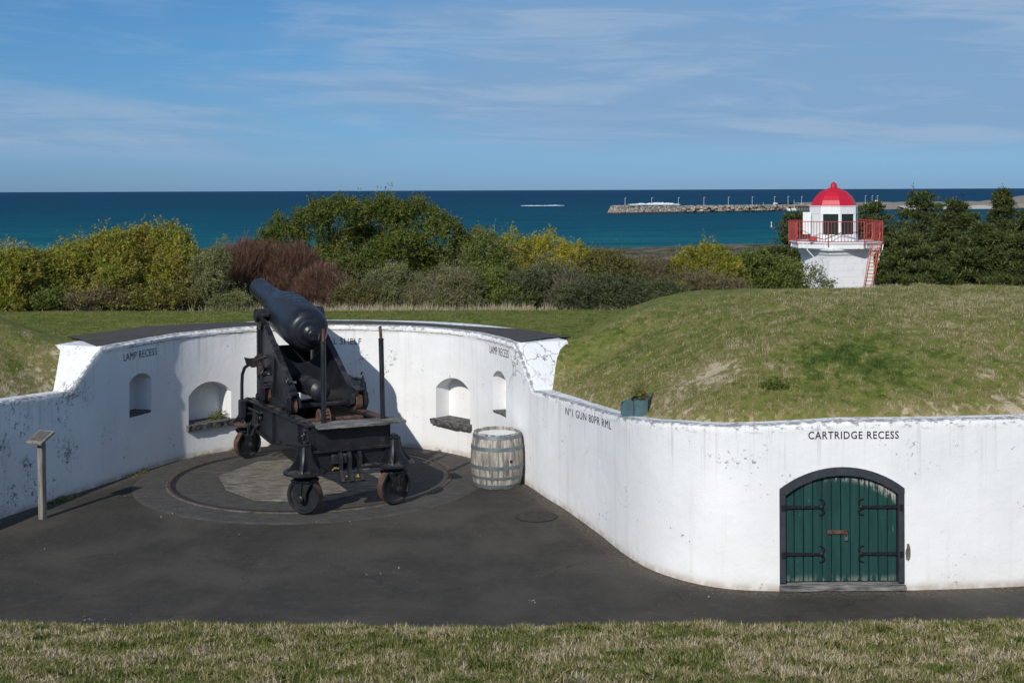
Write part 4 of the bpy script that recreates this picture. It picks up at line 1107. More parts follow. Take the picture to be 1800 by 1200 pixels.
pa = ground(1125, 722, 1.50); pl = empty('planter', (pa.x + .02, pa.y + .14, hz(pa.x, pa.y + .14) - .01), R(-14)); tag(pl, 'broken teal planter box sunk in the dry grass on the mound', 'planter')
mb = MB(); t_ = .018
mb.box((.10, .02, .07), (t_, .46, .17)); mb.box((-.10, .06, .06), (t_, .36, .15)); mb.box((0, .245, .06), (.20, t_, .13)); mb.box((.03, -.205, .06), (.135, t_, .18))
mb.prism([(-.17, -.03), (-.045, -.03), (-.045, .13), (-.09, .165), (-.16, .12), (-.175, .05)], (0, -.19, 0), X_, Z_, -Y_, t_)
mb.box((-.155, -.09, .05), (t_, .18, .14), Matrix.Rotation(R(-18), 3, 'Z')); mb.build('box', M['teal'], pl, 0)
mb = MB(); mb.box((0, .03, .06), (.18, .40, .10)); mb.build('soil', mat_plain('planter_soil', (0.10, 0.075, 0.05, 1), .95, .3, 30), pl, 0)

# ------------------------------------------------------------------ lighthouse
LY = 52.0; K_ = LY / FPX; lx = 1466; lp = at(lx, 423, LY); zg = lp.z     # gallery floor level
lh = empty('lighthouse', (lp.x, lp.y, -3.9)); tag(lh, 'small white lighthouse with red dome and red gallery railing', 'lighthouse')
def ZL(py): return at(lx, py, LY).z + 3.9
def octo(mb, prof, rot, n=8, c=(0, 0)):
    rings = [mb.pts([(c[0] + r_ * math.cos(rot + 2 * math.pi * k / n), c[1] + r_ * math.sin(rot + 2 * math.pi * k / n), z) for k in range(n)]) for z, r_ in prof]
    for a, b in zip(rings, rings[1:]):
        for k in range(n): mb.face((a + k, a + (k + 1) % n, b + (k + 1) % n, b + k))
    mb.face([rings[0] + k for k in range(n - 1, -1, -1)]); mb.face([rings[-1] + k for k in range(n)])
lw, N, b = new_mat('white_masonry'); co = N.obj(); br_ = N.add('ShaderNodeTexBrick'); 
sp = N.add('ShaderNodeSeparateXYZ'); N.l.new(co, sp.inputs[0]); cx_ = N.add('ShaderNodeCombineXYZ'); N.l.new(N.math('ADD', sp.outputs[0], sp.outputs[1]), cx_.inputs[0]); N.l.new(sp.outputs[2], cx_.inputs[1]); N.l.new(cx_.outputs[0], br_.inputs[0])
br_.inputs['Scale'].default_value = 1.0; br_.inputs['Brick Width'].default_value = .55; br_.inputs['Row Height'].default_value = .26; br_.inputs['Mortar Size'].default_value = .012
nn = N.noise(co, 3, 6, .65)
setb(N, b, N.mix(N.step(nn, .5, .8), (0.78, 0.78, 0.77, 1), (0.58, 0.57, 0.55, 1)), .7, N.bump(N.math('ADD', N.math('MULTIPLY', br_.outputs['Fac'], -.6), nn), .5, .03), .3)
q4 = R(45 + 20)
hw = 1.06 * math.sqrt(2)
lcx = (1468 - lx) * K_
mb = MB(); octo(mb, [(-.4, hw * 1.12), (ZL(500), hw * 1.02), (ZL(452), hw * .985), (ZL(447), hw * .99), (ZL(443), hw * 1.05), (ZL(439), hw * 1.05), (ZL(437), hw * 1.16), (ZL(434.5), hw * 1.16)], q4, 4, (lcx - .02, -.30)); mb.build('tower', lw, lh, 0)
GR = 75 * K_ / math.cos(R(22.5)) * .985
mb = MB(); octo(mb, [(ZL(434.2), GR * .97), (ZL(425.5), GR * .97), (ZL(425.4), GR), (ZL(423.3), GR)], R(22.5), 8, (lcx, 0))
for k in range(16):
    a = R(22.5) + 2 * math.pi * (k // 2) / 8 + (0.1 if k % 2 else R(45) - .1); rr2 = GR * .97 * math.cos(R(22.5)) / math.cos((k // 2) * 0 + (R(22.5) - (0.1)))
    mb.box((lcx + rr2 * math.cos(a), rr2 * math.sin(a), ZL(430)), (.05, .05, .16))
mb.build('gallery_floor', M['white'], lh, 0)
LR = 42.5 * K_; rot = R(-90)
# lantern room: solid base and lintel with posts, glass between
mb = MB(); octo(mb, [(ZL(423.2), LR), (ZL(411), LR)], rot); octo(mb, [(ZL(375.5), LR), (ZL(363), LR), (ZL(362.2), LR * 1.03), (ZL(361.2), LR * 1.03)], rot)
vs = [(LR * math.cos(rot + R(45) * k), LR * math.sin(rot + R(45) * k)) for k in range(8)]
for k in range(8):
    p, q = Vector(vs[k]), Vector(vs[(k + 1) % 8]); d_ = (q - p)
    for t0, t1 in ((0, .09), (.91, 1)):
        A, B = p + d_ * t0, p + d_ * t1; A2, B2 = A * .93, B * .93
        mb.hexa([(A.x, A.y, ZL(411.2)), (B.x, B.y, ZL(411.2)), (B2.x, B2.y, ZL(411.2)), (A2.x, A2.y, ZL(411.2)), (A.x, A.y, ZL(375.3)), (B.x, B.y, ZL(375.3)), (B2.x, B2.y, ZL(375.3)), (A2.x, A2.y, ZL(375.3))])
    if k in (5, 6):
        A, B = p * .985, q * .985; A2, B2 = p * .9, q * .9
        mb.hexa([(A.x, A.y, ZL(411.2)), (B.x, B.y, ZL(411.2)), (B2.x, B2.y, ZL(411.2)), (A2.x, A2.y, ZL(411.2)), (A.x, A.y, ZL(375.3)), (B.x, B.y, ZL(375.3)), (B2.x, B2.y, ZL(375.3)), (A2.x, A2.y, ZL(375.3))])
lant = mb.build('lantern_room', M['white'], lh, 0)
gm, N, b = new_mat('lantern_glass'); setb(N, b, (.35, .42, .40, 1), .04, spec=.5); N.set(b, 'Transmission Weight', .75); N.set(b, 'IOR', 1.45)
for k in (7, 0, 1, 2, 3, 4):
    p, q = Vector(vs[k]) * .955, Vector(vs[(k + 1) % 8]) * .955; d_ = q - p; A, B = p + d_ * .08, p + d_ * .92
    A2, B2 = A * .993, B * .993
    mb = MB(); mb.hexa([(A.x, A.y, ZL(411)), (B.x, B.y, ZL(411)), (B2.x, B2.y, ZL(411)), (A2.x, A2.y, ZL(411)), (A.x, A.y, ZL(375.6)), (B.x, B.y, ZL(375.6)), (B2.x, B2.y, ZL(375.6)), (A2.x, A2.y, ZL(375.6))])
    mb.build('window', M['glass'] if k in (0, 1, 3, 4, 7) else gm, lant, 0)
mb = MB(); mb.lathe([(ZL(411), .18), (ZL(405), .18), (ZL(404), .26), (ZL(385), .26), (ZL(382), .1)], (.1, .1, 0), Z_, 12); mb.build('lamp', M['irond'], lant, 30)
dome = [(ZL(361.1), 41.5), (ZL(360), 39.8), (ZL(352), 36.5), (ZL(345), 31.5), (ZL(338), 24.5), (ZL(332.5), 14.5), (ZL(329.5), 6.0), (ZL(328.5), 5.5)]
mb = MB(); octo(mb, [(z, r_ * K_) for z, r_ in dome], rot); rf = mb.build('dome', M['red'], lh, 0)
mb = MB(); octo(mb, [(ZL(328.4), 6.4 * K_), (ZL(327.2), 6.4 * K_), (ZL(326.8), 5.5 * K_), (ZL(323.5), 5.2 * K_), (ZL(319.5), .6 * K_)], rot); mb.build('finial', M['red'], rf, 0)
# gallery railing
RR_ = 75.5 * K_; mb = MB(); pv = [Vector((lcx + RR_ / math.cos(R(22.5)) * .985 * math.cos(R(22.5) + R(45) * k), RR_ / math.cos(R(22.5)) * .985 * math.sin(R(22.5) + R(45) * k), 0)) for k in range(8)]
for k in range(8):
    p, q = pv[k], pv[(k + 1) % 8]
    for z in (ZL(421.5), ZL(388)): mb.tube([p + Z_ * z, q + Z_ * z], .015, 6)
    mb.tube([p + Z_ * ZL(430), p + Z_ * ZL(387)], .024, 6)
    for t in range(1, 11): c = p.lerp(q, t / 11); mb.tube([c + Z_ * ZL(421.5), c + Z_ * ZL(388)], .0095, 5)
mb.build('gallery_railing', M['redrail'], lh, 0)
# white open door on the left of the lantern room
mb = MB(); mb.box(((1416 - lx) * K_, -.25, (ZL(372.5) + ZL(411)) / 2), (14 * K_, .04, ZL(372.5) - ZL(411))); mb.build('gallery_door', M['white'], lh, 0)
mb = MB(); mb.box(((1416 - lx) * K_, -1.3, ZL(417)), (.28, .2, .17)); mb.build('equipment_box', M['redrail'], lh, 0)
mb = MB(); mb.tube([((1425 - lx) * K_, -1.1, ZL(416)), ((1437 - lx) * K_, -1.15, ZL(419)), ((1466 - lx) * K_, -1.2, ZL(407)), ((1500 - lx) * K_, -1.1, ZL(407))], .018, 6); mb.build('cable', M['frame'], lh, 30)
# ladder stair leaning on the tower
mb = MB()
for dx in (-.15, .15):
    a_ = Vector(((1516 - lx) * K_ + dx, -2.0, ZL(424))); b_2 = Vector(((1482 - lx) * K_ + dx, -3.1, ZL(530)))
    mb.prism([(0, -.035), ((b_2 - a_).length, -.035), ((b_2 - a_).length, .055), (0, .055)], a_, (b_2 - a_).normalized(), Vector((0, -.6, .35)).normalized(), X_, .03)
    mb.tube([a_ + Vector((0, -.02, .45)), b_2 + Vector((.0, -.25, .55))], .018, 6)
for k in range(18):
    c = Vector(((1516 - lx) * K_, -2.0, ZL(424))).lerp(Vector(((1482 - lx) * K_, -3.1, ZL(530))), (k + .5) / 18); mb.box(c, (.30, .14, .025))
mb.build('ladder', M['stair'], lh, 0)
for pts in ([(1403, 425), (1403, 436), (1418, 452), (1419, 470), (1425, 476)], [(1533, 427), (1531, 437), (1526, 446), (1525, 458)]):
    mb = MB(); mb.tube([((x - lx) * K_, -1.6 if x < 1450 else -1.55, ZL(y)) for x, y in pts], .022, 6)
    mb.build('drain_pipe', M['white'], lh, 30)

# ------------------------------------------------------------------ foliage generator
def foliage(rng, lobes, tips, leaves, L, Wd, spread=0.8, upb=0.45, droop=0.0, twig=0.12, inner=0.35, shell=0.14, low=0.0, sprig=0.07, thin=0.0):
    """lobes (cx,cy,cz,rx,ry,rz); returns verts, quads, rnd of a crown of leaf-sized faces"""
    lob = np.array(lobes, float); ar = (lob[:, 3] * lob[:, 4] + lob[:, 3] * lob[:, 5]) ; pr = ar / ar.sum()
    P = []; Nn = []; need = tips; tries = 0
    while need > 0 and tries < 12:
        tries += 1; m_ = need * 2
        k = rng.choice(len(lob), m_, p=pr); d = rng.normal(size=(m_, 3)); d /= np.linalg.norm(d, axis=1)[:, None]
        d[:, 2] = np.where(d[:, 2] < -0.35, -d[:, 2], d[:, 2])
        rr = 1 - np.abs(rng.normal(size=m_)) * shell; inn_ = rng.random(m_) < inner * .5; rr = np.where(inn_, rng.uniform(.45, .9, m_), rr)
        bump_ = 1 + 0.20 * np.sin(d[:, 0] * 7 + k * 1.7) * np.cos(d[:, 2] * 6 + k) + .12 * np.sin(d[:, 1] * 13 + d[:, 0] * 11 + k)
        p = lob[k, :3] + d * lob[k, 3:] * (rr * bump_)[:, None]
        ok = p[:, 2] > low
        dd = ((p[:, None, :] - lob[None, :, :3]) / lob[None, :, 3:]); dm_ = np.sqrt((dd ** 2).sum(2)).min(1); ok &= (dm_ > .62) | inn_
        n = d / lob[k, 3:]; n /= np.linalg.norm(n, axis=1)[:, None]
        P.append(p[ok][:need]); Nn.append(n[ok][:need]); need -= ok.sum()
    P = np.vstack(P); Nn = np.vstack(Nn); T = len(P)
    o = Nn * .6 + np.array([0, 0, upb]) + rng.normal(size=(T, 3)) * .28; o /= np.linalg.norm(o, axis=1)[:, None]
    spg = (rng.random(T) < sprig) & (Nn[:, 2] > .1); P = P + np.where(spg, rng.uniform(.03, .20, T), 0)[:, None] * np.array([0, 0, 1.0]) * (L / .06) ** .5
    if thin: kp = (P[:, 2] > thin) | (rng.random(T) < .45); P, o, spg, Nn = P[kp], o[kp], spg[kp], Nn[kp]; T = len(P)
    o = np.where(spg[:, None], o * .3 + np.array([0, 0, 1.0]), o); o /= np.linalg.norm(o, axis=1)[:, None]
    twl = np.repeat(np.where(spg, 2.4, 1.0), leaves)
    pn = .5 + .5 * np.sin(P[:, 0] * 4.1 + 1.3 * np.sin(P[:, 2] * 5.3) + P[:, 1] * 3) * np.cos(P[:, 2] * 3.7 + P[:, 0] * 1.9)
    crnd = rng.random(T) * .6 + pn * .4
    P = np.repeat(P, leaves, 0); o = np.repeat(o, leaves, 0); c = np.repeat(crnd, leaves); n = len(P)
    q = rng.normal(size=(n, 3)); q -= o * (q * o).sum(1)[:, None]; q /= np.linalg.norm(q, axis=1)[:, None]
    ld = o * (1 - spread * .6) + q * spread + np.array([0, 0, -droop]); ld /= np.linalg.norm(ld, axis=1)[:, None]
    base = P + o * (rng.random((n, 1)) - .5) * twig * twl[:, None] + q * .01
    side = np.cross(ld, rng.normal(size=(n, 3))); side /= np.linalg.norm(side, axis=1)[:, None]
    l = L * rng.uniform(.65, 1.25, (n, 1)); wd = Wd * rng.uniform(.7, 1.2, (n, 1))
    V = np.stack([base, base + ld * l * .45 + side * wd * .5, base + ld * l, base + ld * l * .45 - side * wd * .5], 1).reshape(-1, 3)
    F = np.arange(n * 4).reshape(n, 4); rnd = np.clip(c * .6 + rng.random(n) * .4, 0, 1)
    return V, F, np.repeat(rnd, 4)


LM = dict(
    wattle=mat_leaf('wattle_leaf', [(0, (.045, .075, .010)), (.3, (.105, .135, .015)), (.55, (.20, .19, .025)), (.75, (.21, .145, .035)), (.9, (.15, .075, .035)), (1, (.27, .25, .05))]),
    grey=mat_leaf('grey_green_leaf', [(0, (.045, .055, .020)), (.5, (.110, .120, .045)), (.85, (.20, .19, .082)), (1, (.31, .28, .15))]),
    pale=mat_leaf('silver_leaf', [(0, (.06, .07, .045)), (.5, (.16, .17, .115)), (1, (.36, .35, .28))]),
    red=mat_leaf('red_twig', [(0, (.032, .020, .015)), (.4, (.062, .033, .023)), (.75, (.105, .055, .036)), (1, (.14, .10, .068))], .05),
    green=mat_leaf('deep_green_leaf', [(0, (.026, .040, .008)), (.45, (.062, .078, .012)), (.8, (.110, .115, .020)), (1, (.165, .155, .04))]),
    bright=mat_leaf('bright_green_leaf', [(0, (.034, .048, .011)), (.5, (.078, .100, .019)), (1, (.155, .165, .04))]),
    yellow=mat_leaf('yellow_wattle', [(0, (.06, .085, .012)), (.3, (.12, .13, .015)), (.6, (.24, .205, .018)), (.85, (.36, .29, .025)), (1, (.40, .31, .08))], .3),
    olive=mat_leaf('olive_leaf', [(0, (.04, .045, .016)), (.5, (.085, .08, .022)), (.8, (.14, .12, .03)), (1, (.16, .09, .04))]),
    gold=mat_leaf('gold_green_leaf', [(0, (.045, .065, .012)), (.35, (.10, .115, .016)), (.7, (.21, .19, .02)), (1, (.33, .28, .035))], .3),
    dark=mat_leaf('dark_shrub_leaf', [(0, (.025, .034, .016)), (.5, (.055, .066, .028)), (.85, (.100, .110, .045)), (1, (.14, .14, .07))]),
    brown=mat_leaf('brown_scrub', [(0, (.045, .035, .022)), (.5, (.10, .075, .045)), (.85, (.12, .11, .05)), (1, (.20, .16, .11))], .1),
    twig=mat_leaf('grey_twig', [(0, (.065, .050, .036)), (.6, (.12, .096, .068)), (1, (.21, .175, .13))], .05),
    pine=mat_leaf('pine_needle', [(0, (.013, .022, .007)), (.5, (.036, .048, .012)), (.85, (.080, .086, .021)), (1, (.115, .112, .035))], .12),
)
KIND = {  # tips per m2-ish, leaves, L, W, spread, up, twig
    'wattle': (9, .070, .020, .75, .6, .12), 'grey': (11, .038, .014, .8, .4, .07), 'pale': (11, .042, .015, .8, .4, .07), 'red': (5, .20, .0055, .34, 1.5, .20), 'green': (9, .065, .024, .7, .6, .13),
    'bright': (9, .060, .022, .8, .5, .10), 'yellow': (10, .050, .019, .8, .5, .10), 'olive': (8, .055, .018, .8, .5, .12), 'gold': (10, .055, .019, .8, .5, .10), 'dark': (11, .042, .016, .85, .35, .08), 'brown': (5, .10, .012, .6, .5, .14), 'twig': (3, .22, .006, .55, .5, .15)}


def shrub(name, label, cat, px, hwpx, top, Yb, kind, depth=0.9, tips=1300, lobes=None, seed=0, bare=18, group=None, mixk=None, basez=None):
    rng = np.random.default_rng(seed * 7 + 11)
    hwpx *= 1.16; c = at(px, top + 4, Yb); zb = hz(c.x, Yb) if basez is None else basez; H_ = c.z - zb; hw_ = hwpx * Yb / FPX; nl, L, Wd, spd, upb, tw = KIND[kind]
    root = empty(name, (c.x, Yb, zb)); tag(root, label, cat, group)
    lb = []
    if lobes is None:
        n = max(3, int(2.5 + hw_ * 2.6)); r_ = max(hw_ / n * 1.8, .18)
        for k in range(n):
            fx = (k + .5) / n * 2 - 1 + rng.uniform(-.5, .5) / n; hh = H_ * (1 - .34 * abs(fx) ** 3.6) * (1.0 if k == n // 2 else rng.uniform(.90, 1.02))
            x = fx * (hw_ - r_ * .45); z = hh; lev = 0
            while z > .12 and lev < 7:
                rz = r_ * rng.uniform(.75, 1.15) * (1.15 if lev == 0 else 1); rz = min(rz, H_ * .5)
                lb.append((x + rng.uniform(-.3, .3) * r_, rng.uniform(-.45, .25) * depth - .16 * depth * lev * (lev < 3), z - rz, r_ * rng.uniform(.8, 1.15), min(r_ * 1.1, depth), rz)); z -= rz * 1.25; lev += 1
    else: lb = [(a * hw_, b * depth, d * H_, e * hw_, e * depth * 1.1 if e * hw_ > depth else e * hw_, f * H_) for a, b, d, e, f in lobes]
    # shared leaf budget
    tips = int(tips * 1.9); lb = [(a_, b_1, max(c_1, .1), d_1, e_1, f_1) for a_, b_1, c_1, d_1, e_1, f_1 in lb]
    V, F, rn = foliage(rng, lb, tips, nl, L, Wd, spd, upb, 0, tw, low=.03, sprig=(.004 if kind == 'red' else .07), thin=(0 if kind in ('dark', 'grey', 'red') else H_ * .42))
    np_mesh('foliage', V, F, LM[kind], root, dict(rnd=rn))
    if mixk:
        nl2, L2, W2_, sp2, up2, tw2 = KIND[mixk[0]]; V, F, rn = foliage(rng, lb, mixk[1], nl2, L2, W2_, sp2, up2, 0, tw2, low=.03, shell=.05); np_mesh('foliage', V, F, LM[mixk[0]], root, dict(rnd=rn))['label'] = 'differently coloured foliage among the rest'
    # sprigs that break the outline
    n = int(tips * .05); j = rng.choice(len(lb), n)
    # stems
    mb = MB(); r = random.Random(seed)
    for k in range(bare):
        l_ = lb[r.randrange(len(lb))]; b0_ = Vector((l_[0] * .6 + r.uniform(-.2, .2), l_[1] * .6 - .1, -.05)) if bare > 16 else Vector((r.uniform(-.02, .02), 0, -.05)); e_ = Vector((l_[0] + r.uniform(-.6, .6) * l_[3], l_[1] + r.uniform(-.7, .4) * l_[4], l_[2] + r.uniform(-.2, .7) * l_[5])); m_ = b0_.lerp(e_, .5) + Vector((r.uniform(-.12, .12), r.uniform(-.1, .1), r.uniform(-.02, .1)))
        m2 = b0_.lerp(e_, .78) + Vector((r.uniform(-.08, .08), r.uniform(-.08, .08), 0)); rr = r.uniform(.010, .026)
        mb.tube([b0_, m_, m2, e_], [rr, rr * .7, rr * .45, rr * .2], 5)
    mb.build('stem', M['bark'], root, 0, fix=False)
    return root


SH = [
 ('wattle_shrub', 'wide yellow-green wattle shrub with rusty leaf tips at the left', 'shrub', 228, 124, 396, 25.2, 'wattle', 1.4, 6000, dict(seed=1, mixk=('bright', 350), bare=40)),
 ('wattle_shrub', 'low mottled green shrub at the far left edge of the lawn', 'shrub', 55, 85, 436, 24.4, 'wattle', 1.2, 2900, dict(seed=2, mixk=('bright', 500), bare=30)),
 ('coastal_shrub', 'pale silvery shrub behind the far left shrubs, against the sea', 'shrub', 8, 48, 414, 27.0, 'pale', .8, 900, dict(seed=3)),
 ('coastal_shrub', 'narrow grey-green shrub between the wide wattle and the red twigs', 'shrub', 374, 30, 432, 24.0, 'grey', .5, 1100, dict(seed=4)),
 ('small_shrub', 'small pale shrub poking up above the red twigs', 'shrub', 388, 11, 412, 26.6, 'grey', .3, 240, dict(seed=5)),
 ('twiggy_shrub', 'large leafless shrub of dense red-brown twigs behind the cannon muzzle', 'shrub', 456, 98, 432, 25.6, 'red', 1.2, 8500, dict(seed=6, bare=60, mixk=('olive', 140))),
 ('twiggy_shrub', 'smaller brownish twig shrub to the right of the cannon muzzle', 'shrub', 568, 46, 474, 24.6, 'red', .9, 2400, dict(seed=7, bare=50, mixk=('twig', 400))),
 ('large_shrub', 'tallest dense dark green shrub reaching the horizon', 'shrub', 648, 182, 345, 28.0, 'green', 1.8, 11500, dict(seed=8, bare=50)),
 ('coastal_shrub', 'rounded grey-green shrub in front of the tallest shrub', 'shrub', 692, 50, 462, 24.2, 'grey', .7, 1500, dict(seed=9, bare=30)),
 ('coastal_shrub', 'olive grey shrub with bare stems, right of the rounded grey-green one', 'shrub', 790, 55, 470, 24.2, 'grey', .7, 1400, dict(seed=10, bare=45, mixk=('twig', 500))),
 ('slender_shrub', 'slender pale-stemmed shrub standing up beside the tallest one', 'shrub', 852, 40, 402, 25.8, 'bright', .6, 1000, dict(seed=11, bare=30, mixk=('twig', 250))),
 ('leafy_shrub', 'low bright green leafy shrub on the lawn edge under the slender shrub', 'shrub', 862, 60, 470, 24.4, 'bright', .8, 1700, dict(seed=12, bare=25)),
 ('flowering_wattle', 'bright yellow flowering wattle in the middle', 'shrub', 952, 98, 406, 26.2, 'yellow', 1.2, 2800, dict(seed=13, bare=40)),
 ('flowering_wattle', 'olive brown shrub joined to the right of the yellow wattle', 'shrub', 1065, 52, 435, 25.8, 'olive', .8, 1300, dict(seed=14, bare=40, mixk=('gold', 200))),
 ('coastal_shrub', 'dark shrub with grey bare branches below the yellow wattle', 'shrub', 950, 60, 462, 24.2, 'dark', .8, 1700, dict(seed=15, bare=40, mixk=('twig', 350))),
 ('coastal_shrub', 'dense dark rounded shrub beside the mound on the lawn edge', 'shrub', 1060, 72, 482, 23.8, 'dark', .9, 2500, dict(seed=16, bare=30)),
 ('scrub', 'brown mixed scrub between the dark shrub and the gold-green shrub', 'shrub', 1145, 62, 450, 26.5, 'brown', .9, 1500, dict(seed=17, bare=50, mixk=('olive', 500))),
 ('low_shrub', 'low olive shrub peeping over the mound below the brown scrub', 'shrub', 1150, 60, 492, 24.6, 'dark', .7, 1300, dict(seed=18, bare=30, mixk=('gold', 90))),
 ('flowering_wattle', 'gold-green rounded shrub left of the lighthouse trees', 'shrub', 1236, 62, 425, 27.0, 'gold', 1.0, 2300, dict(seed=19, bare=40)),
 ('scrub', 'brown green scrub low under the gold-green shrub', 'shrub', 1245, 62, 478, 26.0, 'brown', .8, 1100, dict(seed=20, bare=30, mixk=('olive', 500))),
 ('leafy_shrub', 'broad mid green shrub just left of the lighthouse foot', 'shrub', 1340, 66, 436, 28.0, 'bright', 1.1, 3000, dict(seed=21, bare=20)),
 ('leafy_shrub', 'small loose shrub in front of the white lighthouse tower', 'shrub', 1437, 27, 466, 29.0, 'bright', .4, 300, dict(seed=22, bare=14)),


 ('small_shrub', 'small fresh green shrub at the foot of the left shrubs, nearest the left mound', 'shrub', 92, 40, 508, 23.9, 'bright', .5, 420, dict(seed=41, bare=14)),
 ('small_shrub', 'low brownish shrub at the foot of the wide yellow-green wattle', 'shrub', 175, 46, 505, 23.9, 'brown', .5, 480, dict(seed=42, bare=30, mixk=('wattle', 110))),
 ('small_shrub', 'low olive shrub below the right half of the wide wattle', 'shrub', 290, 46, 496, 24.0, 'olive', .5, 520, dict(seed=43, bare=30, mixk=('wattle', 200))),
 ('small_shrub', 'low pale leafy shrub just left of the cannon muzzle', 'shrub', 412, 34, 508, 23.7, 'grey', .4, 420, dict(seed=44, bare=16)),
 ('small_shrub', 'tangle of dry twigs and olive leaves right of the cannon barrel', 'shrub', 625, 40, 492, 23.9, 'olive', .5, 420, dict(seed=45, bare=40, mixk=('twig', 200))),
 ('small_shrub', 'low sparse tangle of twigs and pale leaves under the olive grey shrub', 'shrub', 752, 42, 505, 23.8, 'grey', .5, 520, dict(seed=46, bare=45, mixk=('twig', 250))),
 ('small_shrub', 'pale bare-twigged shrub between the two dark shrubs', 'shrub', 1000, 26, 500, 23.7, 'twig', .4, 700, dict(seed=47, bare=30, mixk=('bright', 40))),
 ('small_shrub', 'fresh green shrub between the slender shrub and the dark shrub with grey branches', 'shrub', 905, 30, 500, 23.8, 'bright', .4, 380, dict(seed=48, bare=16)),
 ('scrub', 'olive scrub filling in behind the far left shrubs', 'shrub', 120, 130, 436, 28.0, 'olive', 1.2, 1500, dict(seed=31, bare=10)),
 ('scrub', 'dull green scrub behind the slender shrub and the yellow wattle', 'shrub', 850, 110, 446, 29.0, 'green', 1.2, 1700, dict(seed=32, bare=10)),
 ('scrub', 'brown olive scrub behind the dark rounded shrub', 'shrub', 1090, 110, 452, 29.0, 'olive', 1.2, 1600, dict(seed=33, bare=10)),
 ('scrub', 'brown scrub on the slope behind the gold-green shrub', 'shrub', 1290, 110, 446, 31.0, 'brown', 1.2, 1700, dict(seed=34, bare=10)),
 ('scrub', 'low olive scrub behind the narrow grey-green shrub', 'shrub', 365, 60, 440, 27.5, 'olive', 1.0, 900, dict(seed=35, bare=10)),
]
for (nm_, lab, cat, px, hwp, top, Yb, kd, dep, tips, kw) in SH: shrub(nm_, lab, cat, px, hwp, top, Yb, kd, dep, tips, **kw)


# ------------------------------------------------------------------ conifers behind the lighthouse
def conifer(label, px, hwpx, top, Yb, seed, base=-9.0, tips=2600):
    rng = np.random.default_rng(seed + 100); c = at(px, top, Yb); H_ = c.z - base; hw_ = hwpx * Yb / FPX
    root = empty('conifer', (c.x, Yb, base)); tag(root, label, 'tree')
    lb = []; nlev = max(6, int(H_ / .55))
    for k in range(nlev):
        t = k / (nlev - 1); z = H_ * (1 - .93 * t) - .25; rr = hw_ * (0.22 + 0.84 * min(1, (t * 2.3)) ** .7)
        nb = max(3, int(3 + rr * 2.2)); ph = rng.uniform(0, 6)
        for q in range(nb):
            a = ph + 2 * math.pi * q / nb + rng.uniform(-.25, .25)
            if math.sin(a) > .55 and t > .15: continue       # branches on the far side never show
            l_ = rr * rng.uniform(.62, 1.05); 
            for f in (.45, .85):
                lb.append((math.cos(a) * l_ * f, math.sin(a) * l_ * f, z + (.22 if f > .6 else .05) * rng.uniform(-.3, 1.2), max(.34, l_ * .42), max(.34, l_ * .42), rng.uniform(.20, .32)))
    V, F, rn = foliage(rng, lb, int(tips * 3.6), 8, .23, .060, .55, .25, 0, .28, sprig=.012, inner=.3, shell=.2, low=.3)
    np_mesh('crown', V, F, LM['pine'], root, dict(rnd=rn))
    mb = MB(); mb.tube([(0, 0, -.5), (0.03, 0, H_ * .5), (0, 0, H_ * .97)], [.22, .13, .03], 8)
    for k in range(0, len(lb), 3):
        l_ = lb[k]; mb.tube([(0, 0, l_[2] - .25), (l_[0] * .5, l_[1] * .5, l_[2] - .12), (l_[0], l_[1], l_[2])], [.05, .03, .01], 4)
    mb.build('trunk', M['bark'], root, 0, fix=False)


CON = [('conifer at the left of the lighthouse, its branches reaching over the water', 1400, 56, 383, 64, 1800, -5),
       ('conifer just right of the lighthouse dome', 1530, 70, 366, 66, 2300, -5),
       ('tallest layered conifer with a domed top, right of the lighthouse', 1622, 74, 343, 74, 3600, -7),
       ('broad conifer between the domed conifer and the dense ones', 1682, 66, 360, 70, 2900, -6),
       ('slim pointed conifer near the right edge of the picture', 1762, 38, 341, 80, 2600, -8),
       ('dark dense conifer at the right edge of the picture', 1812, 70, 375, 66, 2600, -6),
       ('low dark conifer right behind the crest of the mound', 1600, 80, 420, 60, 2600, -5),
       ('low dark conifer under the slim pointed one', 1725, 74, 398, 61, 2800, -5),
       ('stout conifer in shade behind the right end of the mound', 1800, 60, 420, 57, 2200, -5)]
for i, (lab, px, hwp, top, Yb, tips, bz) in enumerate(CON): conifer(lab, px, hwp, top, Yb, i, bz, tips)

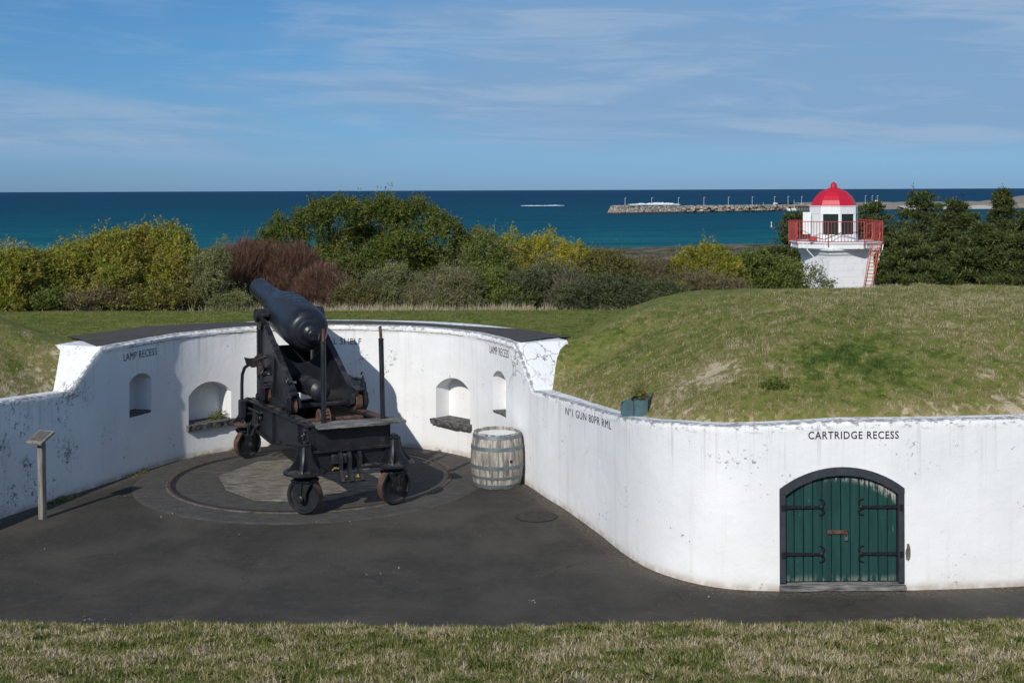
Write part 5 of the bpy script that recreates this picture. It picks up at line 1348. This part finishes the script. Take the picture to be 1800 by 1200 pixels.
# dry grass tufts along the lawn edge, weeds at the wall foot (nobody could count them)
def blades(name, px_, py_, pz_, hgt, wid, seed, lean=.35, rnd=None, dry=None, lush=None, scr=0.0, mat=None, seg=1):
    rng = np.random.default_rng(seed); n = len(px_); a = rng.uniform(0, 2 * math.pi, n); h = hgt * rng.uniform(.5, 1.3, n) * (.45 + 1.2 * vnoise(px_, py_, 7.0, 71)); w_ = wid * rng.uniform(.7, 1.3, n)
    la = rng.uniform(0, 2 * math.pi, n); ln = np.abs(rng.normal(size=n)) * lean * h
    b = np.stack([px_, py_, pz_ - .004], 1); sd_ = np.stack([np.cos(a), np.sin(a), np.zeros(n)], 1) * w_[:, None] / 2
    tip = b + np.stack([np.cos(la) * ln, np.sin(la) * ln, np.maximum(h - ln * .35, .3 * h)], 1); mid = b + (tip - b) * .5 + np.stack([-np.cos(la) * ln * .15, -np.sin(la) * ln * .15, h * .06], 1)
    if seg == 1:
        V = np.stack([b - sd_, b + sd_, tip], 1).reshape(-1, 3); F = np.arange(n * 3).reshape(n, 3); k = 3
    else:
        V = np.stack([b - sd_, b + sd_, mid + sd_ * .8, tip, mid - sd_ * .8], 1).reshape(-1, 3); F = np.arange(n * 5).reshape(n, 5); k = 5
    r_ = rng.random(n) if rnd is None else rnd
    z0 = np.zeros(n); at_ = dict(rnd=np.repeat(r_, k), dry=np.repeat(z0 if dry is None else dry, k), lush=np.repeat(z0 if lush is None else lush, k))
    return np_mesh(name, V, F, mat or M['blade'], None, at_)


rng = np.random.default_rng(77)
# near bank
n = 150000; Yp = 5.2 + (8.15 - 5.2) * rng.random(n) ** .9; Xp = (rng.random(n) * 2 - 1) * (Yp * .43 + .15); clump = vnoise(Xp, Yp, 16, 50); keep = rng.random(n) < .35 + .8 * clump
Xp, Yp = Xp[keep], Yp[keep]; Zp = fg(Xp, Yp); d_, l_ = patches(Xp, Yp, Zp)
rn = np.clip(rng.random(len(Xp)) * .9 + .12 * rng.normal(size=len(Xp)), 0, 1)
tag(blades('grass', Xp, Yp, Zp, .033, .0046, 1, .8, rnd=rn, dry=d_, lush=l_, seg=2), 'short turf of green and dry blades on the bank in the foreground', 'grass', kind='stuff')
# mounds
n = 520000; Xp = rng.uniform(-8.5, 10.5, n); Yp = rng.uniform(12.1, 22, n); vis = (np.abs(Xp) < Yp * .425 + .3) & (rng.random(n) < (1.25 - (Yp - 12) * .09))
Xp, Yp = Xp[vis], Yp[vis]; S, E_ = nearest(Xp, Yp); k = (E_ > e0f(S) + .01); Xp, Yp, S, E_ = Xp[k], Yp[k], S[k], E_[k]
mnd = ((Xp > .85 + (Yp - 17.7) * .27) & (S > SC_)) | ((Xp < -6.4 - (Yp - 17.9) * .7) & (S < SB_)) | (S < SA) | (S > SD_)
Xp, Yp, S, E_ = Xp[mnd], Yp[mnd], S[mnd], E_[mnd]; Zp = height(Xp, Yp, S, E_); d_, l_ = patches(Xp, Yp, Zp)
tag(blades('grass', Xp, Yp, Zp, .040, .0062, 2, .8, dry=d_, lush=l_), 'rough tussocky grass covering the earth mounds behind the low walls', 'grass', kind='stuff')
# mown lawn behind the tall wall
n = 110000; Yp = 17 + 6.6 * rng.random(n); Xp = rng.uniform(-9.5, 3.2, n); S, E_ = nearest(Xp, Yp); k = (E_ > TH + .22) & (Xp < 1.0 + (Yp - 17.7) * .3) & (Xp > -6.4 - (Yp - 17.9) * .75)
Xp, Yp, S, E_ = Xp[k], Yp[k], S[k], E_[k]; Zp = height(Xp, Yp, S, E_); d_, l_ = patches(Xp, Yp, Zp)
tag(blades('grass', Xp, Yp, Zp, .028, .008, 3, .6, rnd=rng.random(len(Xp)) * .7, dry=d_, lush=l_), 'mown green lawn between the tall wall and the shrubs', 'grass', kind='stuff')
# long dry grass at the foot of the shrubs
n = 9000; Xp = rng.uniform(-9.2, 2.4, n); ck = vnoise(Xp, Xp * 0, .9, 60); Yp = 23.1 + .25 * rng.random(n) + .2 * np.sin(Xp * .9); keep = rng.random(n) < (ck - .15) * 1.3; Xp, Yp = Xp[keep], Yp[keep]
Zp = height(Xp, Yp)
tag(blades('dry_grass', Xp, Yp, Zp, .15, .008, 4, .45, rnd=.6 + .4 * rng.random(len(Xp)), dry=np.full(len(Xp), .55)), 'long straw-coloured grass along the foot of the shrubs', 'grass', kind='stuff')
# weeds along the foot of the left wall
n = 16000; s_ = s_px(80) + (s_px(420) - s_px(80)) * rng.random(n); ck = vnoise(s_, s_ * 0, 2.4, 61); keep = rng.random(n) < (ck - .35) * 1.8; s_ = s_[keep]
pts = np.array([tuple(wpoint(s, 0.004, .010 + .075 * abs(rng.normal()) * .6)) for s in s_])
tag(blades('weeds', pts[:, 0], pts[:, 1], pts[:, 2], .036, .010, 5, .9, rnd=.25 + .45 * rng.random(len(pts)), lush=np.full(len(pts), .05)), 'moss and small weeds along the foot of the left wall', 'weeds', kind='stuff')
# weed in the wide left niche and clover plant on the mound
s, c, tx, on, hw, z0, zs, zt, dep = niches[1]; V, F, rn = foliage(rng, [(.16, 0, .03, .14, .05, .05)], 60, 7, .03, .014, .8, .5)
o = np_mesh('weed', V, F, LM['bright'], None, dict(rnd=rn)); o.location = c + tx * .02 + on * .10 + Vector((0, 0, z0 + .01)); o.rotation_euler.z = math.atan2(tx.y, tx.x); tag(o, 'small green weed growing on the sill of the wide left niche', 'plant', kind='stuff')
p = ground(1360, 695, 1.78); V, F, rn = foliage(rng, [(0, 0, .02, .10, .07, .05), (.12, .05, .02, .07, .05, .03), (-.1, .03, .01, .06, .05, .04)], 90, 7, .030, .016, .8, .5)
o = np_mesh('weed', V, F, LM['bright'], None, dict(rnd=rn)); o.location = (p.x, p.y, hz(p.x, p.y)); tag(o, 'leafy green weed clump in the dark green patch of the mound', 'plant', kind='stuff')
V, F, rn = foliage(rng, [(-.03, .13, .15, .08, .10, .07)], 60, 6, .04, .012, .8, .5)
o = np_mesh('dry_plant', V, F, LM['olive'], None, dict(rnd=rn)); o.location = pl.location; o.rotation_euler.z = pl.rotation_euler.z; tag(o, 'withered plant growing in the teal planter', 'plant', kind='stuff')

rl = np.random.default_rng(5); pts = []
for (px, py, n_) in ((310, 902, 9), (150, 1088, 5), (185, 1092, 4), (250, 880, 3), (700, 1010, 4), (430, 945, 3), (1050, 985, 5), (1250, 1050, 4), (590, 925, 3), (880, 940, 4), (80, 960, 4), (950, 1060, 3)):
    for q in range(n_): p = ground(px + rl.normal() * 28, py + rl.normal() * 5); pts.append((p.x, p.y))
V = []; 
for (x, y) in pts:
    a = rl.uniform(0, 6.28); l_ = rl.uniform(.010, .026); w_ = l_ * .35; dx, dy = math.cos(a), math.sin(a)
    V += [(x - dx * l_, y - dy * l_, .012), (x - dy * w_, y + dx * w_, .016), (x + dx * l_, y + dy * l_, .022), (x + dy * w_, y - dx * w_, .015)]
tag(np_mesh('leaf_litter', np.array(V), np.arange(len(V)).reshape(-1, 4), M['barrel']), 'scattered dry leaves and chips lying on the asphalt', 'leaves', kind='stuff')

# ------------------------------------------------------------------ harbour in the distance
def sea_pt(px, py, z=SEAZ): return ground(px, py, z)


A = sea_pt(1086, 376.5); B = sea_pt(1432, 369.8); C2 = sea_pt(1640, 366.0)
bwh = (376.5 - 361.8) * A.y / FPX
dirb = (B - A).normalized(); nb_ = Vector((-dirb.y, dirb.x, 0))
brk = empty('breakwater', A); tag(brk, 'long stone breakwater stretching out into the bay', 'breakwater')
bwm, N, b = new_mat('block_masonry'); co = N.obj(); v = N.voro(co, .33, 'F1', 'Color'); vd = N.voro(co, .33, 'DISTANCE_TO_EDGE'); nn = N.noise(co, .12, 6, .7)
bw = N.add('ShaderNodeSeparateXYZ'); N.l.new(v, bw.inputs[0])
cc = N.mix(bw.outputs[0], (.25, .21, .17, 1), (.52, .46, .385, 1)); cc = N.mix(N.step(nn, .45, .7), cc, (.30, .24, .19, 1)); cc = N.mix(N.step(vd, .09, .02), cc, (.07, .06, .05, 1))
zz_ = N.add('ShaderNodeSeparateXYZ'); N.l.new(co, zz_.inputs[0]); cc = N.mix(N.step(zz_.outputs[2], 1.6, .8), cc, (.05, .042, .035, 1))
setb(N, b, cc, .9, None, .1)
mb = MB(); r = random.Random(4); L1 = (B - A).length; n = 90; rows = []
for k in range(n + 1):
    t = k / n; p = dirb * L1 * t; hh = bwh * (1.0 if t < .12 else .86 - .08 * t); j = r.uniform(-.5, .5)
    rows.append(mb.pts([p - nb_ * (1.2 + (j if t > .15 else 0) * 1.0) + Z_ * -2, p - nb_ * (.6 + j * .4) + Z_ * hh * .55, p - nb_ * .2 + Z_ * (hh + j * .35), p + nb_ * 5 + Z_ * (hh + j * .2), p + nb_ * 5.2 + Z_ * (hh + .5 + j * .5), p + nb_ * 9 + Z_ * (hh + .3), p + nb_ * 16 + Z_ * -2]))
for a, c in zip(rows, rows[1:]):
    for q in range(6): mb.face((a + q, a + q + 1, c + q + 1, c + q))
mb.face([rows[0] + q for q in range(7)]); mb.face([rows[-1] + q for q in range(6, -1, -1)])
mb.build('sea_wall', bwm, brk, 0)
mb = MB()
for k in range(420):
    t = r.uniform(.30, 1.0); p = dirb * L1 * t; sz = r.uniform(1.2, 2.8); mb.bbox(p - nb_ * r.uniform(.3, 4.0) + Z_ * (r.uniform(.0, 1) ** 1.5 * bwh * .75), (sz * 1.3, sz, sz * .8), sz * .15, Matrix.Rotation(r.uniform(0, 3), 3, 'Z') @ Matrix.Rotation(r.uniform(-.5, .5), 3, 'X'))
tag(mb.build('rock_armour', bwm, brk, 0), None, None, None, 'stuff')
# jetty piles
mb = MB()
for k in range(16): p = dirb * L1 * (.86 + .009 * k); mb.box(p - nb_ * 6 + Z_ * 1.5, (.7, .7, 6)); 
mb.box(dirb * L1 * .93 - nb_ * 6 + Z_ * 4.6, (L1 * .14, 3, .5), Matrix.Rotation(math.atan2(dirb.y, dirb.x), 3, 'Z')); mb.build('jetty', M['rock'], brk, 0)
# lamp posts
def lamp(px, lh_=11.0):
    t = 0
    # where the column of pixels crosses the breakwater line
    a_, _ = ray(px, 360); tt = (a_ * A.y - A.x) / (dirb.x - a_ * dirb.y); return A + dirb * tt + nb_ * 7 + Z_ * (bwh * .86)
lroot = None; ORD = 'first second third fourth fifth sixth seventh eighth ninth tenth eleventh twelfth thirteenth'.split()
for px in (1108, 1155, 1202, 1247, 1290, 1332, 1371, 1395, 1419, 1505, 1531, 1543, 1552):
    p = lamp(px)
    if lroot is None:
        lroot = empty('street_lamp', p); mb = MB(); mb.tube([(0, 0, -1), (0, 0, 7.2)], [.15, .10], 6); mb.build('pole', M['white'], lroot, 0); mb = MB(); mb.box((.5, 0, 7.3), (1.5, .3, .2)); mb.build('lamp_head', M['white'], lroot, 0); o = lroot
    else: o = copy_tree(lroot); o.location = p
    nlamp = globals().get('nlamp', 0) + 1
    tag(o, ORD[nlamp - 1] + ' thin white lamp post counted from the sea end of the breakwater', 'lamp post', 'lamp posts along the breakwater')
# sea mark, boats, cars
p = sea_pt(1356, 399); o = empty('channel_marker', p); tag(o, 'pale channel marker floating in the bay left of the lighthouse', 'marker')
mb = MB(); mb.lathe([(-.5, .35), (.4, .45), (.5, .2), (2.2, .15), (2.3, .3), (2.8, .3), (3.0, .05)], (0, 0, 0), Z_, 10); mb.build('float', M['white'], o, 30)


def boat(label, px, py, L_, hcol, seed, mast=True):
    p = sea_pt(px, py); r = random.Random(seed); o = empty('boat', p, r.uniform(-.4, .4)); tag(o, label, 'boat')
    mb = MB(); st = []
    for t in [i / 8 for i in range(9)]:
        x = (t - .5) * L_; w_ = L_ * .16 * (1 - max(0, (t - .45) / .55) ** 2) * .999 + .02; z = L_ * .10 * (1 + .5 * t * t)
        st.append(mb.pts([(x, -w_, z), (x, -w_ * .7, -.2), (x, w_ * .7, -.2), (x, w_, z)]))
    for a, b in zip(st, st[1:]):
        for q in range(4): mb.face((a + q, a + (q + 1) % 4, b + (q + 1) % 4, b + q))
    mb.face([st[0] + q for q in range(4)]); mb.face([st[-1] + q for q in range(4)]); mb.build('hull', hcol, o, 0)
    mb = MB(); mb.bbox((-.05 * L_, 0, L_ * .17), (L_ * .34, L_ * .2, L_ * .13), .2); mb.box((-.05 * L_, 0, L_ * .25), (L_ * .38, L_ * .22, L_ * .02)); mb.build('cabin', M['white'], o, 0)
    if mast: mb = MB(); mb.tube([(0, 0, L_ * .2), (0, 0, L_ * .95)], .12, 5); mb.build('mast', M['white'], o, 0)


boat('small white boat moored in front of the breakwater stones', 1342, 371.5, 8.5, M['white'], 1)
boat('white fishing boat moored nearest the lighthouse at the jetty', 1396, 371.0, 11, M['white'], 2)
boat('grey fishing boat moored left of the white one at the jetty', 1387, 371.0, 9, M['hoop'], 3, False)
boat('white yacht with a tall mast beyond the conifers at the right', 1681, 364, 12, M['white'], 4)
# harbour land beyond the trees
hl = MB(); P0 = sea_pt(1420, 369.2); P1 = sea_pt(1900, 364.5); far_ = 260
n = 40; rows = []; r = random.Random(9)
for k in range(n + 1):
    p = P0.lerp(P1, k / n); p = Vector((p.x, p.y + 8 * math.sin(k * .5), SEAZ)); h1 = 4.5 + 1.0 * math.sin(k * .7); h2 = 5.5 + r.uniform(0, 1.4) + (9 * max(0, (k - 30) / 10) ** 1.5)
    rows.append(hl.pts([p + Vector((0, -10, -1)), p + Vector((0, 5, 1.0)), p + Vector((0, 14, h1)), p + Vector((0, 60, h2)), p + Vector((0, 140, h2 * .8)), p + Vector((0, 200, -1))]))
for a, c in zip(rows, rows[1:]):
    for q in range(5): hl.face((a + q, a + q + 1, c + q + 1, c + q))
tag(hl.build('far_shore', mat_concrete('far_shore_rock', (.17, .14, .11, 1), (.34, .29, .23, 1)), None, 0), 'low rocky harbour land beyond the trees', 'shore', kind='structure')
mb = MB(); P0 = sea_pt(1600, 368.5); P1 = sea_pt(1760, 367.0); pp = [P0 + Z_ * .3, P1 + Z_ * .3, P1 + Vector((0, 70, 2.6)), P0 + Vector((0, 60, 2.6))]
n = 12; rows = [mb.pts([P0.lerp(P1, k / n) + Vector((0, 6 * math.sin(k), .05)), P0.lerp(P1, k / n) + Vector((0, 45, 3.2))]) for k in range(n + 1)]
for a, c in zip(rows, rows[1:]): mb.face((a, a + 1, c + 1, c))
tag(mb.build('beach', M['sand'], None, 0), 'pale strip of beach sand by the harbour', 'beach', kind='structure')
carr = None
for (px, colr, labl) in ((1154, 'white', 'white van parked on the breakwater near its left half'), (1369, 'white', 'white car parked on the breakwater just left of the lighthouse'), (1547, 'white', 'white car parked beyond the breakwater right of the dome'), (1653, 'hoop', 'grey car parked by the beach left of the yacht mast'), (1668, 'white', 'white car parked by the beach between two grey cars'), (1690, 'hoop', 'grey car parked by the beach right of the yacht mast'), (1700, 'frame', 'dark car parked by the beach nearest the slim pointed conifer')):
    if px == 1154: continue
    p = lamp(px) - nb_ * 3 if px < 1600 else sea_pt(px, 367.5) + Vector((0, 52, 4.6)); 
    if px == 1547: p = p + Z_ * 1.0
    car = empty('parked_car', p, math.atan2(dirb.y, dirb.x)); tag(car, labl, 'car')
    mb = MB(); mb.prism([(-2.3, .4), (2.3, .4), (2.3, 1.0), (1.3, 1.15), (.7, 1.75), (-1.2, 1.75), (-2.0, 1.15), (-2.3, 1.0)], (0, -.9, 0), X_, Z_, Y_, 1.8); mb.build('body', M[colr], car, 0)
    for x in (-1.4, 1.4):
        mb = MB(); mb.lathe([(-.95, .34), (.95, .34)], (x, 0, .34), Y_, 12); mb.build('wheel', M['black'], car, 30)
# breaking waves beyond the wall
def foam(label, pts, h_, seed, w0=10):
    r = random.Random(seed); mb = MB(); n = len(pts) * 8; rows = []
    for k in range(n + 1):
        u = k / n * (len(pts) - 1); j = min(int(u), len(pts) - 2); t = u - j; a, b = pts[j], pts[j + 1]; q = [a[i] + (b[i] - a[i]) * t for i in range(3)]
        p = sea_pt(q[0], q[1]); hh = q[2] * h_ * r.uniform(.55, 1.2); ww = w0 * (.3 + q[2]) * r.uniform(.5, 1.2)
        rows.append(mb.pts([p + Vector((0, -ww, .1)), p + Vector((0, -ww * .4, hh * .6 + .15)), p + Vector((r.uniform(-1, 1), 0, hh + .2)), p + Vector((0, ww * .6, hh * .5 + .15)), p + Vector((0, ww, .05))]))
    for a, c in zip(rows, rows[1:]):
        for q in range(4): mb.face((a + q, a + q + 1, c + q + 1, c + q))
    tag(mb.build('sea_foam', M['foam'], None, 0), label, 'foam', kind='stuff')


foam('white line of surf breaking in the bay left of the breakwater', [(915, 362.0, .1), (930, 362.2, .5), (955, 362.0, .35), (975, 361.8, .55), (992, 361.6, .1)], 1.6, 1, 14)
foam('white spray breaking over the breakwater', [(1104, 360.0, .1), (1120, 360, .35), (1145, 360, .5), (1156, 360, .8), (1168, 360, .65), (1180, 360, .5), (1196, 360, .1)], 4.5, 2, 14)
